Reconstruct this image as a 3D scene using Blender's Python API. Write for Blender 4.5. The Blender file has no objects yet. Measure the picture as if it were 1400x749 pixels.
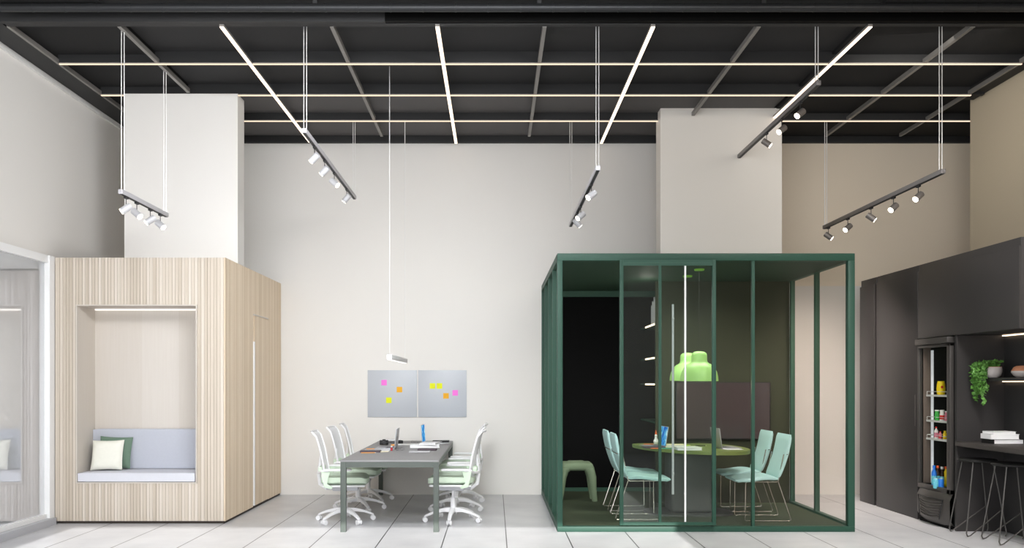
import bpy, bmesh, math, random
from mathutils import Vector, Matrix
random.seed(7)
COL = bpy.context.scene.collection
PI = math.pi
F = 1175.0      # focal length in pixels of a 1400 px wide frame
EYE = 1.53

# ------------------------------------------------------------------ helpers
def lin(c):
    r = []
    for v in c:
        v /= 255.0
        r.append(v / 12.92 if v <= 0.04045 else ((v + 0.055) / 1.055) ** 2.4)
    return (r[0], r[1], r[2], 1.0)

def mat(name, rgb, rough=0.6, metal=0.0, spec=0.4, emit=None, es=0.0, noise=0.0, nscale=6.0,
        nstretch=(1, 1, 1), bump=0.0, bscale=200.0, trans=0.0, sheen=0.0, sub=0.0):
    m = bpy.data.materials.new(name); m.use_nodes = True
    nt = m.node_tree; b = nt.nodes['Principled BSDF']
    c = lin(rgb)
    b.inputs['Base Color'].default_value = c
    b.inputs['Roughness'].default_value = rough
    b.inputs['Metallic'].default_value = metal
    b.inputs['Specular IOR Level'].default_value = spec
    if emit:
        b.inputs['Emission Color'].default_value = lin(emit)
        b.inputs['Emission Strength'].default_value = es
    if trans: b.inputs['Transmission Weight'].default_value = trans
    tc = nt.nodes.new('ShaderNodeTexCoord')
    if noise > 0:
        mp = nt.nodes.new('ShaderNodeMapping'); mp.inputs['Scale'].default_value = nstretch
        n = nt.nodes.new('ShaderNodeTexNoise'); n.inputs['Scale'].default_value = nscale
        n.inputs['Detail'].default_value = 4
        r = nt.nodes.new('ShaderNodeMix'); r.data_type = 'RGBA'
        lo = tuple(max(0, x * (1 - noise)) for x in c[:3]) + (1,)
        hi = tuple(min(1, x * (1 + noise)) for x in c[:3]) + (1,)
        r.inputs['A'].default_value = lo; r.inputs['B'].default_value = hi
        nt.links.new(tc.outputs['Object'], mp.inputs['Vector'])
        nt.links.new(mp.outputs['Vector'], n.inputs['Vector'])
        nt.links.new(n.outputs['Fac'], r.inputs['Factor'])
        nt.links.new(r.outputs['Result'], b.inputs['Base Color'])
    if bump > 0:
        n2 = nt.nodes.new('ShaderNodeTexNoise'); n2.inputs['Scale'].default_value = bscale
        bp = nt.nodes.new('ShaderNodeBump'); bp.inputs['Strength'].default_value = bump
        bp.inputs['Distance'].default_value = 0.004
        nt.links.new(tc.outputs['Object'], n2.inputs['Vector'])
        nt.links.new(n2.outputs['Fac'], bp.inputs['Height'])
        nt.links.new(bp.outputs['Normal'], b.inputs['Normal'])
    return m

def emis(name, rgb, strength):
    m = bpy.data.materials.new(name); m.use_nodes = True
    nt = m.node_tree; nt.nodes.clear()
    e = nt.nodes.new('ShaderNodeEmission'); e.inputs['Color'].default_value = lin(rgb)
    e.inputs['Strength'].default_value = strength
    o = nt.nodes.new('ShaderNodeOutputMaterial'); nt.links.new(e.outputs[0], o.inputs[0])
    return m

def glassmat(name, tint, refl=0.10, veil=0.0, veilcol=(235, 238, 240), rough=0.0):
    m = bpy.data.materials.new(name); m.use_nodes = True
    nt = m.node_tree; nt.nodes.clear()
    t = nt.nodes.new('ShaderNodeBsdfTransparent'); t.inputs['Color'].default_value = lin(tint)
    g = nt.nodes.new('ShaderNodeBsdfGlossy'); g.inputs['Roughness'].default_value = rough
    g.inputs['Color'].default_value = (0.9, 0.95, 0.93, 1)
    ge = nt.nodes.new('ShaderNodeNewGeometry'); dt = nt.nodes.new('ShaderNodeVectorMath'); dt.operation = 'DOT_PRODUCT'
    nt.links.new(ge.outputs['Normal'], dt.inputs[0]); nt.links.new(ge.outputs['Incoming'], dt.inputs[1])
    ab = nt.nodes.new('ShaderNodeMath'); ab.operation = 'ABSOLUTE'; nt.links.new(dt.outputs['Value'], ab.inputs[0])
    om = nt.nodes.new('ShaderNodeMath'); om.operation = 'SUBTRACT'; om.inputs[0].default_value = 1.0; nt.links.new(ab.outputs[0], om.inputs[1])
    pw = nt.nodes.new('ShaderNodeMath'); pw.operation = 'POWER'; pw.inputs[1].default_value = 5; nt.links.new(om.outputs[0], pw.inputs[0])
    fr = nt.nodes.new('ShaderNodeMath'); fr.operation = 'MULTIPLY_ADD'; fr.inputs[1].default_value = 0.6; fr.inputs[2].default_value = 0.04; nt.links.new(pw.outputs[0], fr.inputs[0])
    mu = nt.nodes.new('ShaderNodeMath'); mu.operation = 'ADD'; mu.inputs[1].default_value = refl
    mu.use_clamp = True
    nt.links.new(fr.outputs[0], mu.inputs[0])
    mx = nt.nodes.new('ShaderNodeMixShader')
    nt.links.new(mu.outputs[0], mx.inputs[0]); nt.links.new(t.outputs[0], mx.inputs[1]); nt.links.new(g.outputs[0], mx.inputs[2])
    last = mx
    if veil > 0:
        d = nt.nodes.new('ShaderNodeBsdfDiffuse'); d.inputs['Color'].default_value = lin(veilcol)
        tl = nt.nodes.new('ShaderNodeBsdfTranslucent'); tl.inputs['Color'].default_value = lin(veilcol)
        ad = nt.nodes.new('ShaderNodeMixShader'); ad.inputs[0].default_value = 0.5
        nt.links.new(d.outputs[0], ad.inputs[1]); nt.links.new(tl.outputs[0], ad.inputs[2])
        m2 = nt.nodes.new('ShaderNodeMixShader'); m2.inputs[0].default_value = veil
        nt.links.new(mx.outputs[0], m2.inputs[1]); nt.links.new(ad.outputs[0], m2.inputs[2]); last = m2
    o = nt.nodes.new('ShaderNodeOutputMaterial'); nt.links.new(last.outputs[0], o.inputs[0])
    return m

class MB:
    """collects shapes for ONE mesh"""
    def __init__(s): s.bm = bmesh.new()
    def box(s, x0, x1, y0, y1, z0, z1, bev=0.0, M=None, seg=2):
        t = bmesh.new()
        bmesh.ops.create_cube(t, size=1)
        for v in t.verts:
            v.co = Vector(((x0 + x1) / 2 + v.co.x * (x1 - x0), (y0 + y1) / 2 + v.co.y * (y1 - y0), (z0 + z1) / 2 + v.co.z * (z1 - z0)))
        if bev > 0:
            bmesh.ops.bevel(t, geom=list(t.edges), offset=bev, segments=seg, affect='EDGES', profile=0.5)
        return s.merge(t, M)
    def merge(s, t, M=None):
        if M is not None: bmesh.ops.transform(t, matrix=M, verts=t.verts)
        me = bpy.data.meshes.new('tmp'); t.to_mesh(me); t.free()
        s.bm.from_mesh(me); bpy.data.meshes.remove(me); return s
    def cyl(s, p0, p1, r0, r1=None, seg=16, caps=True):
        p0 = Vector(p0); p1 = Vector(p1); r1 = r0 if r1 is None else r1
        d = p1 - p0; L = d.length
        t = bmesh.new()
        bmesh.ops.create_cone(t, cap_ends=caps, segments=seg, radius1=r0, radius2=r1, depth=L)
        q = Vector((0, 0, 1)).rotation_difference(d.normalized())
        return s.merge(t, Matrix.Translation((p0 + p1) / 2) @ q.to_matrix().to_4x4())
    def tube(s, pts, r, seg=8, closed=False):
        """round tube through points with mitred joints"""
        pts = [Vector(p) for p in pts]; n = len(pts)
        rs = r if isinstance(r, (list, tuple)) else [r] * n
        rings = []; prevn = None
        for i, p in enumerate(pts):
            if closed: a = pts[i - 1]; b = pts[(i + 1) % n]
            else: a = pts[max(i - 1, 0)]; b = pts[min(i + 1, n - 1)]
            t = (b - a).normalized()
            if prevn is None:
                up = Vector((0, 0, 1)) if abs(t.z) < 0.9 else Vector((0, 1, 0))
                nn = t.cross(up).normalized()
            else:
                nn = (prevn - t * prevn.dot(t)).normalized()
            prevn = nn; bb = t.cross(nn)
            rings.append([s.bm.verts.new(p + (nn * math.cos(2 * PI * k / seg) + bb * math.sin(2 * PI * k / seg)) * rs[i]) for k in range(seg)])
        m = n if closed else n - 1
        for i in range(m):
            A = rings[i]; B = rings[(i + 1) % n]
            for k in range(seg):
                s.bm.faces.new((A[k], A[(k + 1) % seg], B[(k + 1) % seg], B[k]))
        if not closed:
            s.bm.faces.new(rings[0]); s.bm.faces.new(rings[-1])
        return s
    def lathe(s, prof, c=(0, 0, 0), seg=32, M=None):
        t = bmesh.new(); rings = []
        for (r, z) in prof:
            if r < 1e-5: rings.append([t.verts.new((0, 0, z))])
            else: rings.append([t.verts.new((r * math.cos(2 * PI * k / seg), r * math.sin(2 * PI * k / seg), z)) for k in range(seg)])
        for A, B in zip(rings, rings[1:]):
            for k in range(seg):
                k2 = (k + 1) % seg
                if len(A) == 1 and len(B) == 1: continue
                if len(A) == 1: t.faces.new((A[0], B[k], B[k2]))
                elif len(B) == 1: t.faces.new((A[k], A[k2], B[0]))
                else: t.faces.new((A[k], A[k2], B[k2], B[k]))
        return s.merge(t, (M or Matrix()) if M else Matrix.Translation(c))
    def prism(s, poly, z0, z1, M=None, bev=0.0):
        t = bmesh.new()
        a = [t.verts.new((x, y, z0)) for x, y in poly]; b = [t.verts.new((x, y, z1)) for x, y in poly]
        t.faces.new(a[::-1]); t.faces.new(b)
        n = len(poly)
        for i in range(n): t.faces.new((a[i], a[(i + 1) % n], b[(i + 1) % n], b[i]))
        if bev > 0:
            es = [e for e in t.edges if abs(e.verts[0].co.z - e.verts[1].co.z) < 1e-6]
            bmesh.ops.bevel(t, geom=es, offset=bev, segments=2, affect='EDGES')
        return s.merge(t, M)
    def quad(s, a, b, c, d):
        s.bm.faces.new([s.bm.verts.new(Vector(p)) for p in (a, b, c, d)]); return s
    def out(s, name, m, parent=None, smooth=True, loc=None):
        """geometry is in the parent's local frame; parents sit unrotated at their location while building"""
        bmesh.ops.recalc_face_normals(s.bm, faces=s.bm.faces)
        me = bpy.data.meshes.new(name); s.bm.to_mesh(me); s.bm.free()
        for p in me.polygons: p.use_smooth = smooth
        if smooth:
            try: me.set_sharp_from_angle(angle=math.radians(38))
            except Exception: pass
        me.materials.append(m)
        o = bpy.data.objects.new(name, me); COL.objects.link(o)
        if parent: o.parent = parent
        if loc: o.location = loc
        return o

def thing(name, label, cat, loc=(0, 0, 0), rz=0.0, group=None):
    o = bpy.data.objects.new(name, None); COL.objects.link(o)
    o.location = loc; o.rotation_euler = (0, 0, rz)
    o['label'] = label; o['category'] = cat
    if group: o['group'] = group
    return o
def tag(o, label, cat, group=None):
    o['label'] = label; o['category'] = cat
    if group: o['group'] = group
    return o
def struct(o): o['kind'] = 'structure'; return o
def dup(src, loc, rz=None, label=None, group=None):
    r = src.copy(); COL.objects.link(r); r.location = loc
    if rz is not None: r.rotation_euler = (0, 0, rz)
    if label: r['label'] = label
    if group: r['group'] = group
    for ch in list(src.children):
        c = ch.copy(); COL.objects.link(c); c.parent = r
        for g in list(ch.children):
            d = g.copy(); COL.objects.link(d); d.parent = c
    return r
def bx(name, m, x0, x1, y0, y1, z0, z1, parent=None, bev=0.0):
    """box in world coordinates, origin at its base centre (or in the parent's frame)"""
    cx, cy, cz = (x0 + x1) / 2, (y0 + y1) / 2, z0
    if parent is None:
        return MB().box(x0 - cx, x1 - cx, y0 - cy, y1 - cy, 0, z1 - z0, bev).out(name, m, None, loc=(cx, cy, cz))
    return MB().box(x0, x1, y0, y1, z0, z1, bev).out(name, m, parent)

# ------------------------------------------------------------------ materials
M = {}
def wood_mat(name, a, b, c2, axis='X', pitch=0.035, off=0.0):
    m = bpy.data.materials.new(name); m.use_nodes = True
    nt = m.node_tree; bs = nt.nodes['Principled BSDF']; bs.inputs['Roughness'].default_value = 0.55
    tc = nt.nodes.new('ShaderNodeTexCoord'); sep = nt.nodes.new('ShaderNodeSeparateXYZ')
    nt.links.new(tc.outputs['Object'], sep.inputs[0])
    # one tone per slat
    dv = nt.nodes.new('ShaderNodeMath'); dv.operation = 'MULTIPLY_ADD'; dv.inputs[1].default_value = 1 / pitch; dv.inputs[2].default_value = off
    nt.links.new(sep.outputs[axis], dv.inputs[0])
    fl = nt.nodes.new('ShaderNodeMath'); fl.operation = 'FLOOR'; nt.links.new(dv.outputs[0], fl.inputs[0])
    wn = nt.nodes.new('ShaderNodeTexWhiteNoise'); wn.noise_dimensions = '1D'; nt.links.new(fl.outputs[0], wn.inputs['W'])
    mp = nt.nodes.new('ShaderNodeMapping'); mp.inputs['Scale'].default_value = (40, 40, 1.2)
    nt.links.new(tc.outputs['Object'], mp.inputs['Vector'])
    n = nt.nodes.new('ShaderNodeTexNoise'); n.inputs['Scale'].default_value = 1.5; n.inputs['Detail'].default_value = 6
    nt.links.new(mp.outputs[0], n.inputs['Vector'])
    ad = nt.nodes.new('ShaderNodeMath'); ad.operation = 'MULTIPLY_ADD'; ad.inputs[1].default_value = 0.55
    nt.links.new(wn.outputs['Value'], ad.inputs[0])
    ml = nt.nodes.new('ShaderNodeMath'); ml.operation = 'MULTIPLY'; ml.inputs[1].default_value = 0.5
    nt.links.new(n.outputs['Fac'], ml.inputs[0]); nt.links.new(ml.outputs[0], ad.inputs[2])
    cr = nt.nodes.new('ShaderNodeValToRGB')
    cr.color_ramp.elements[0].position = 0.12; cr.color_ramp.elements[0].color = lin(a)
    cr.color_ramp.elements[1].position = 0.85; cr.color_ramp.elements[1].color = lin(c2)
    e = cr.color_ramp.elements.new(0.5); e.color = lin(b)
    nt.links.new(ad.outputs[0], cr.inputs[0]); nt.links.new(cr.outputs[0], bs.inputs['Base Color'])
    return m
def floor_mat():
    m = bpy.data.materials.new('tile_floor'); m.use_nodes = True
    nt = m.node_tree; b = nt.nodes['Principled BSDF']; b.inputs['Roughness'].default_value = 0.32
    b.inputs['Specular IOR Level'].default_value = 0.4
    tc = nt.nodes.new('ShaderNodeTexCoord'); sep = nt.nodes.new('ShaderNodeSeparateXYZ')
    nt.links.new(tc.outputs['Object'], sep.inputs[0])
    def line(out, period, off, w):
        a = nt.nodes.new('ShaderNodeMath'); a.operation = 'MULTIPLY_ADD'; a.inputs[1].default_value = 1 / period; a.inputs[2].default_value = -off / period + 100.5
        nt.links.new(out, a.inputs[0])
        f = nt.nodes.new('ShaderNodeMath'); f.operation = 'FRACT'; nt.links.new(a.outputs[0], f.inputs[0])
        s = nt.nodes.new('ShaderNodeMath'); s.operation = 'SUBTRACT'; s.inputs[1].default_value = 0.5; nt.links.new(f.outputs[0], s.inputs[0])
        ab = nt.nodes.new('ShaderNodeMath'); ab.operation = 'ABSOLUTE'; nt.links.new(s.outputs[0], ab.inputs[0])
        l = nt.nodes.new('ShaderNodeMath'); l.operation = 'LESS_THAN'; l.inputs[1].default_value = w / period; nt.links.new(ab.outputs[0], l.inputs[0])
        return l
    lx = line(sep.outputs['X'], 0.614, 0.117, 0.005)
    ly = line(sep.outputs['Y'], 1.228, 8.85, 0.0018)
    n = nt.nodes.new('ShaderNodeTexNoise'); n.inputs['Scale'].default_value = 2.5; n.inputs['Detail'].default_value = 5
    nt.links.new(tc.outputs['Object'], n.inputs['Vector'])
    cr = nt.nodes.new('ShaderNodeValToRGB')
    cr.color_ramp.elements[0].position = 0.3; cr.color_ramp.elements[0].color = lin((196, 196, 199))
    cr.color_ramp.elements[1].position = 0.7; cr.color_ramp.elements[1].color = lin((212, 212, 214))
    nt.links.new(n.outputs['Fac'], cr.inputs[0])
    x1 = nt.nodes.new('ShaderNodeMix'); x1.data_type = 'RGBA'; x1.inputs['B'].default_value = lin((60, 60, 62))
    nt.links.new(lx.outputs[0], x1.inputs['Factor']); nt.links.new(cr.outputs[0], x1.inputs['A'])
    x2 = nt.nodes.new('ShaderNodeMix'); x2.data_type = 'RGBA'; x2.inputs['B'].default_value = lin((170, 170, 172))
    nt.links.new(ly.outputs[0], x2.inputs['Factor']); nt.links.new(x1.outputs['Result'], x2.inputs['A'])
    nt.links.new(x2.outputs['Result'], b.inputs['Base Color'])
    return m

M['floor'] = floor_mat()
M['wall'] = mat('plaster_wall', (226, 223, 219), 0.85, noise=0.02, nscale=1.2, bump=0.05, bscale=60)
M['wall_recess'] = mat('recess_shading_plaster', (236, 223, 204), 0.85, noise=0.02, nscale=1.2)  # same back wall; warm shading of the recess put into its colour
M['ceil_back'] = mat('ceiling_panel_bounce_lit', (98, 96, 96), 0.8, noise=0.05, nscale=1.0)  # light bounced off the back wall, painted as a lighter ceiling tone
M['wall_brown'] = mat('warm_plaster', (196, 183, 160), 0.85, noise=0.03, nscale=1.2)
M['column'] = mat('column_plaster', (226, 223, 219), 0.8)
M['column_r'] = mat('column_plaster_right', (242, 237, 230), 0.8)
M['white'] = mat('white_frame', (238, 238, 238), 0.45)
M['soffit'] = mat('white_soffit', (225, 224, 222), 0.8)
M['ceil'] = mat('black_ceiling', (46, 46, 47), 0.8, noise=0.1, nscale=1.0)
M['void'] = mat('black_void', (26, 26, 27), 0.85)
M['beam'] = mat('black_beam', (40, 40, 41), 0.6)
M['rail'] = mat('ceiling_rail_grey', (140, 137, 133), 0.45, metal=0.3)
M['jet'] = mat('jet_black', (5, 5, 5), 0.6, spec=0.1)
M['duct'] = mat('duct_black', (48, 49, 51), 0.4, metal=0.4)
M['led'] = emis('led_warm', (255, 232, 206), 2.6)
M['led_thin'] = emis('led_warm_thin', (255, 228, 200), 1.25)
M['led_white'] = emis('led_soft', (255, 248, 240), 1.25)
M['led_shelf'] = emis('led_shelf', (255, 228, 196), 3.2)
M['spot'] = emis('spot_lens', (255, 244, 224), 9.0)
M['wood_f'] = wood_mat('ash_slats_front', (184, 172, 156), (202, 191, 177), (215, 206, 195), 'X', 0.035)
M['wood_s'] = wood_mat('ash_slats_side', (204, 184, 156), (219, 200, 175), (230, 215, 194), 'Y', 0.035)
M['wood_p'] = wood_mat('ash_panel', (198, 190, 180), (204, 197, 189), (209, 203, 196), 'X', 0.42, 0.35)
M['wood_2'] = wood_mat('ash_slats_far', (176, 165, 158), (196, 188, 182), (212, 206, 201), 'X', 0.035)
M['plinth'] = mat('dark_plinth', (60, 52, 46), 0.7)
M['cush'] = mat('pale_grey_fabric', (184, 187, 197), 0.9, noise=0.04, nscale=40, bump=0.25, bscale=260)
M['cush_w'] = mat('white_seat_fabric', (212, 213, 221), 0.9, noise=0.03, nscale=30, bump=0.25, bscale=260)
M['pillow_w'] = mat('cream_pillow', (232, 231, 220), 0.95, noise=0.04, nscale=30, bump=0.3, bscale=200)
M['pillow_g'] = mat('sage_pillow', (108, 131, 114), 0.95, noise=0.06, nscale=30, bump=0.3, bscale=200)
M['green'] = mat('booth_green_frame', (40, 74, 61), 0.5, spec=0.3)
M['green_d'] = mat('booth_green_shade', (48, 84, 68), 0.5)
M['green_in'] = mat('booth_inner_green', (47, 51, 33), 0.75, noise=0.05, nscale=2)
M['green_ceil'] = mat('booth_roof_green', (40, 66, 50), 0.7)
M['green_fl'] = mat('booth_carpet', (60, 70, 50), 0.95, noise=0.1, nscale=60)
M['black_wall'] = mat('matt_black_panel', (13, 13, 14), 0.7, spec=0.08)
M['glass'] = glassmat('booth_glass', (247, 245, 242), refl=0.0)
M['glass_d'] = glassmat('door_glass', (238, 246, 240), refl=0.03, veil=0.012, veilcol=(200, 215, 210))
M['glass_w'] = glassmat('partition_glass', (246, 246, 248), refl=0.05, veil=0.32)
M['tblue'] = mat('aqua_upholstery', (172, 208, 206), 0.85, noise=0.04, nscale=50, bump=0.2, bscale=300)
M['chrome'] = mat('chrome_wire', (205, 200, 190), 0.25, metal=0.85)
M['olive_top'] = mat('olive_tabletop', (110, 124, 66), 0.5)
M['table_grey'] = mat('table_grey', (142, 141, 142), 0.5)
M['table_leg'] = mat('table_frame_grey_green', (84, 91, 86), 0.45)
M['pedestal'] = mat('dark_pedestal', (72, 74, 72), 0.6)
M['stool'] = mat('sage_stool_fabric', (126, 144, 116), 0.9, bump=0.2, bscale=250)
M['lime'] = mat('lime_lacquer', (158, 200, 118), 0.4, emit=(150, 205, 110), es=0.18)
M['lime_d'] = mat('lime_canopy', (128, 186, 60), 0.4, emit=(128, 186, 60), es=0.12)
M['plastic_w'] = mat('white_plastic', (236, 236, 238), 0.4)
M['plastic_g'] = mat('grey_plastic', (186, 187, 192), 0.4)
M['seat_g'] = mat('pale_mint_fabric', (208, 224, 204), 0.9, bump=0.2, bscale=300)
M['dark'] = mat('dark_mechanism', (52, 52, 54), 0.5)
M['alu'] = mat('laptop_aluminium', (178, 178, 182), 0.35, metal=0.5)
M['alu_d'] = mat('laptop_keys', (92, 92, 96), 0.5)
M['cab'] = mat('charcoal_laminate', (54, 52, 52), 0.42, spec=0.4, noise=0.03, nscale=3)
M['cab_in'] = mat('charcoal_niche', (50, 49, 49), 0.6)
M['groove'] = mat('groove_black', (12, 12, 12), 0.8)
M['counter'] = mat('dark_counter', (60, 56, 54), 0.5)
M['fr_frame'] = mat('fridge_charcoal', (62, 59, 57), 0.4, spec=0.5)
M['fr_jamb'] = mat('fridge_brown_grey', (112, 98, 90), 0.45)
M['fr_dark'] = mat('fridge_interior', (10, 12, 11), 0.6)
M['wire'] = mat('wire_grey', (216, 216, 214), 0.4, metal=0.1)
M['stoolm'] = mat('stool_black_wire', (92, 90, 88), 0.35, metal=0.6)
M['stoolt'] = mat('stool_black_seat', (22, 22, 22), 0.55)
M['paper'] = mat('paper_white', (235, 235, 236), 0.8)
M['black'] = mat('black_cover', (24, 23, 24), 0.55)
M['plum'] = mat('plum_cover', (78, 66, 74), 0.6)
M['wood_pencil'] = mat('pencil_orange', (228, 160, 84), 0.5)
M['cream'] = mat('cream_block', (236, 226, 196), 0.6)
M['orange'] = mat('orange_marker', (232, 110, 52), 0.5)
M['teal'] = mat('teal_marker', (40, 160, 150), 0.5)
M['limep'] = mat('lime_marker', (190, 230, 60), 0.5)
M['red'] = mat('red_cap', (170, 30, 46), 0.45)
M['leaf'] = mat('ivy_leaf', (84, 132, 56), 0.5, noise=0.45, nscale=14)
M['stem'] = mat('ivy_stem', (70, 110, 44), 0.6)
M['soil'] = mat('soil', (40, 30, 22), 0.95)
M['pot'] = mat('pale_pot', (208, 200, 196), 0.55)
M['terra'] = mat('terracotta', (214, 148, 112), 0.6)
M['track'] = mat('track_grey', (196, 194, 199), 0.4, metal=0.1)
M['track_d'] = mat('track_grey_shaded', (128, 124, 124), 0.4, metal=0.2)  # same track in the dim right side, shade put into the colour
M['head_d'] = mat('spot_body_shaded', (126, 120, 116), 0.4, metal=0.2)  # spot body copy with the right side's shade painted in
M['track_in'] = mat('track_groove', (40, 40, 42), 0.5)
M['head'] = mat('spot_body', (206, 206, 210), 0.4, metal=0.15)
M['rod'] = mat('steel_rod', (225, 224, 222), 0.35, metal=0.3, emit=(225, 224, 222), es=0.05)
M['note_p'] = mat('note_pink', (238, 122, 214), 0.8)
M['note_o'] = mat('note_orange', (232, 172, 50), 0.8)
M['note_y'] = mat('note_yellow', (226, 230, 40), 0.8)
M['board'] = mat('pale_glass_board', (184, 188, 195), 0.35)
M['tv'] = mat('tv_screen', (62, 52, 54), 0.22, spec=0.6)
def mesh_mat():
    m = mat('chair_mesh', (232, 232, 234), 0.6)
    nt = m.node_tree; b = nt.nodes['Principled BSDF']
    t = nt.nodes.new('ShaderNodeBsdfTransparent'); x = nt.nodes.new('ShaderNodeMixShader'); x.inputs[0].default_value = 0.16
    o = [n for n in nt.nodes if n.type == 'OUTPUT_MATERIAL'][0]
    nt.links.new(b.outputs[0], x.inputs[1]); nt.links.new(t.outputs[0], x.inputs[2]); nt.links.new(x.outputs[0], o.inputs[0])
    return m
M['mesh'] = mesh_mat()
def screen_mat():
    m = bpy.data.materials.new('laptop_screen'); m.use_nodes = True
    nt = m.node_tree; nt.nodes.clear()
    tc = nt.nodes.new('ShaderNodeTexCoord')
    n = nt.nodes.new('ShaderNodeTexNoise'); n.inputs['Scale'].default_value = 9; n.inputs['Detail'].default_value = 2
    n.inputs['Distortion'].default_value = 1.2
    nt.links.new(tc.outputs['Object'], n.inputs['Vector'])
    cr = nt.nodes.new('ShaderNodeValToRGB')
    cr.color_ramp.elements[0].position = 0.35; cr.color_ramp.elements[0].color = lin((18, 60, 170))
    cr.color_ramp.elements[1].position = 0.68; cr.color_ramp.elements[1].color = lin((190, 240, 250))
    e2 = cr.color_ramp.elements.new(0.5); e2.color = lin((60, 160, 225))
    nt.links.new(n.outputs['Fac'], cr.inputs[0])
    e = nt.nodes.new('ShaderNodeEmission'); e.inputs['Strength'].default_value = 1.0
    nt.links.new(cr.outputs[0], e.inputs[0])
    o = nt.nodes.new('ShaderNodeOutputMaterial'); nt.links.new(e.outputs[0], o.inputs[0])
    return m
M['screen'] = screen_mat()

# ------------------------------------------------------------------ the setting
YB = 11.83       # back wall
XL = -4.845      # left wall / glass line
XR = 5.63        # right wall
ZB = 4.83        # underside of ceiling beams
ZC = 4.93        # ceiling panels
Y0 = -1.2        # front wall, behind the camera

struct(bx('floor', M['floor'], -9.0, 8.0, Y0 - 0.2, YB + 0.1, -0.1, 0.0))
bpy.data.objects['floor'].data.transform(Matrix.Translation((-0.5, (Y0 - 0.2 + YB + 0.1) / 2, 0)))
bpy.data.objects['floor'].location = (0, 0, -0.1)
o = MB().box(XL - 0.1, 3.0, YB, YB + 0.15, 0, ZC + 0.9).box(3.0, 7.6, YB, YB + 0.15, 0, 2.87).out('wall_back', M['wall']); struct(o)
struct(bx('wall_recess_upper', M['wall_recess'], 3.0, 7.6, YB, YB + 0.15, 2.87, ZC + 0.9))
# left wall: plaster above the glass line, glass partition below, solid behind the pod
o = MB().box(XL - 0.12, XL, Y0, YB, 2.91, ZC + 0.9).box(XL - 0.12, XL, 9.37, YB, 0, 2.91).out('wall_left', M['wall']); struct(o)
struct(bx('wall_right', M['wall_brown'], XR, XR + 0.15, Y0, 10.17, 0, ZC + 0.9))
struct(bx('wall_recess_right', M['wall_brown'], 7.3, 7.45, 10.17, YB, 0, ZC + 0.9))
struct(bx('wall_recess_front', M['wall_brown'], XR + 0.15, 7.45, 10.02, 10.17, 0, ZC + 0.9))
# front wall behind the camera with the tall glazed opening
WX0, WX1, WZ = -4.5, 1.9, 3.35
fw = MB()
fw.box(XL, WX0, Y0 - 0.15, Y0, 0, 5.8); fw.box(WX1, XR, Y0 - 0.15, Y0, 0, 5.8)
fw.box(WX0, WX1, Y0 - 0.15, Y0, WZ, 5.8)
struct(fw.out('wall_front', M['wall']))
wf = MB().box(WX0, WX0 + 0.04, Y0 - 0.12, Y0 - 0.03, 0, WZ).box(WX1 - 0.04, WX1, Y0 - 0.12, Y0 - 0.03, 0, WZ)
struct(wf.out('window_1', M['white']))
# ceiling
struct(bx('ceiling', M['ceil'], XL - 0.1, 7.6, Y0 - 0.2, YB + 0.15, ZC + 0.02, ZC + 0.1))
struct(bx('ceiling_void_right', M['void'], 3.48, 7.5, 5.0, YB, ZC - 0.012, ZC + 0.02))
struct(bx('ceiling_void_left', M['void'], XL, -3.5, 5.0, YB, ZC - 0.012, ZC + 0.02))
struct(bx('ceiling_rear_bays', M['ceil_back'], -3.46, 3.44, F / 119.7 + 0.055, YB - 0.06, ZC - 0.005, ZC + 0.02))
# wall piers standing in front of the back wall
s1 = MB().box(-506 / 120.0, -351 / 120.0, F / 120.0, F / 117.0, 2.9, ZB).out('wall_pier_left', M['column']); struct(s1)
s2 = MB().box(227 / 110.8, 393 / 110.8, F / 110.8, F / 107.9, 2.87, ZC - 0.005).out('wall_pier_right', M['column_r']); struct(s2)

# ceiling grid: cross beams
beamY = [F / 99.3 - 0.06, F / 109.0, F / 119.7, F / 132.7, F / 148.8]
n = 1
for i, y in enumerate(beamY):
    x1 = 7.2 if i < 2 else 5.6
    o = bx('trim_%d' % n, M['beam'], -4.5, x1, y, y + 0.055, ZB, ZC + 0.02); struct(o); n += 1
# side beams along the walls
struct(bx('trim_%d' % n, M['beam'], XL, -4.56, 5.0, YB, ZB + 0.03, ZC + 0.02)); n += 1
struct(bx('trim_%d' % n, M['soffit'], XL, XL + 0.03, 4.0, YB, ZB - 0.02, ZB + 0.03)); n += 1
struct(bx('trim_%d' % n, M['beam'], 5.44, XR, 5.0, 10.1, ZB + 0.03, ZC + 0.02)); n += 1
# grey rails running in depth
rails = [-4.5, -3.47, -1.505, 0.464, 2.446, 4.43, 5.42]
for x in rails:
    yf = 7.95; yb = YB - 0.35
    if abs(x + 3.47) < .1: yb = F / 120.6
    if abs(x - 2.446) < .1: yb = F / 111.0
    w = 0.013 if x in (-4.5, 5.42) else 0.018
    struct(bx('trim_%d' % n, M['rail'], x - w, x + w, yf, yb, ZB - 0.006, ZB + 0.04)); n += 1
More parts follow.
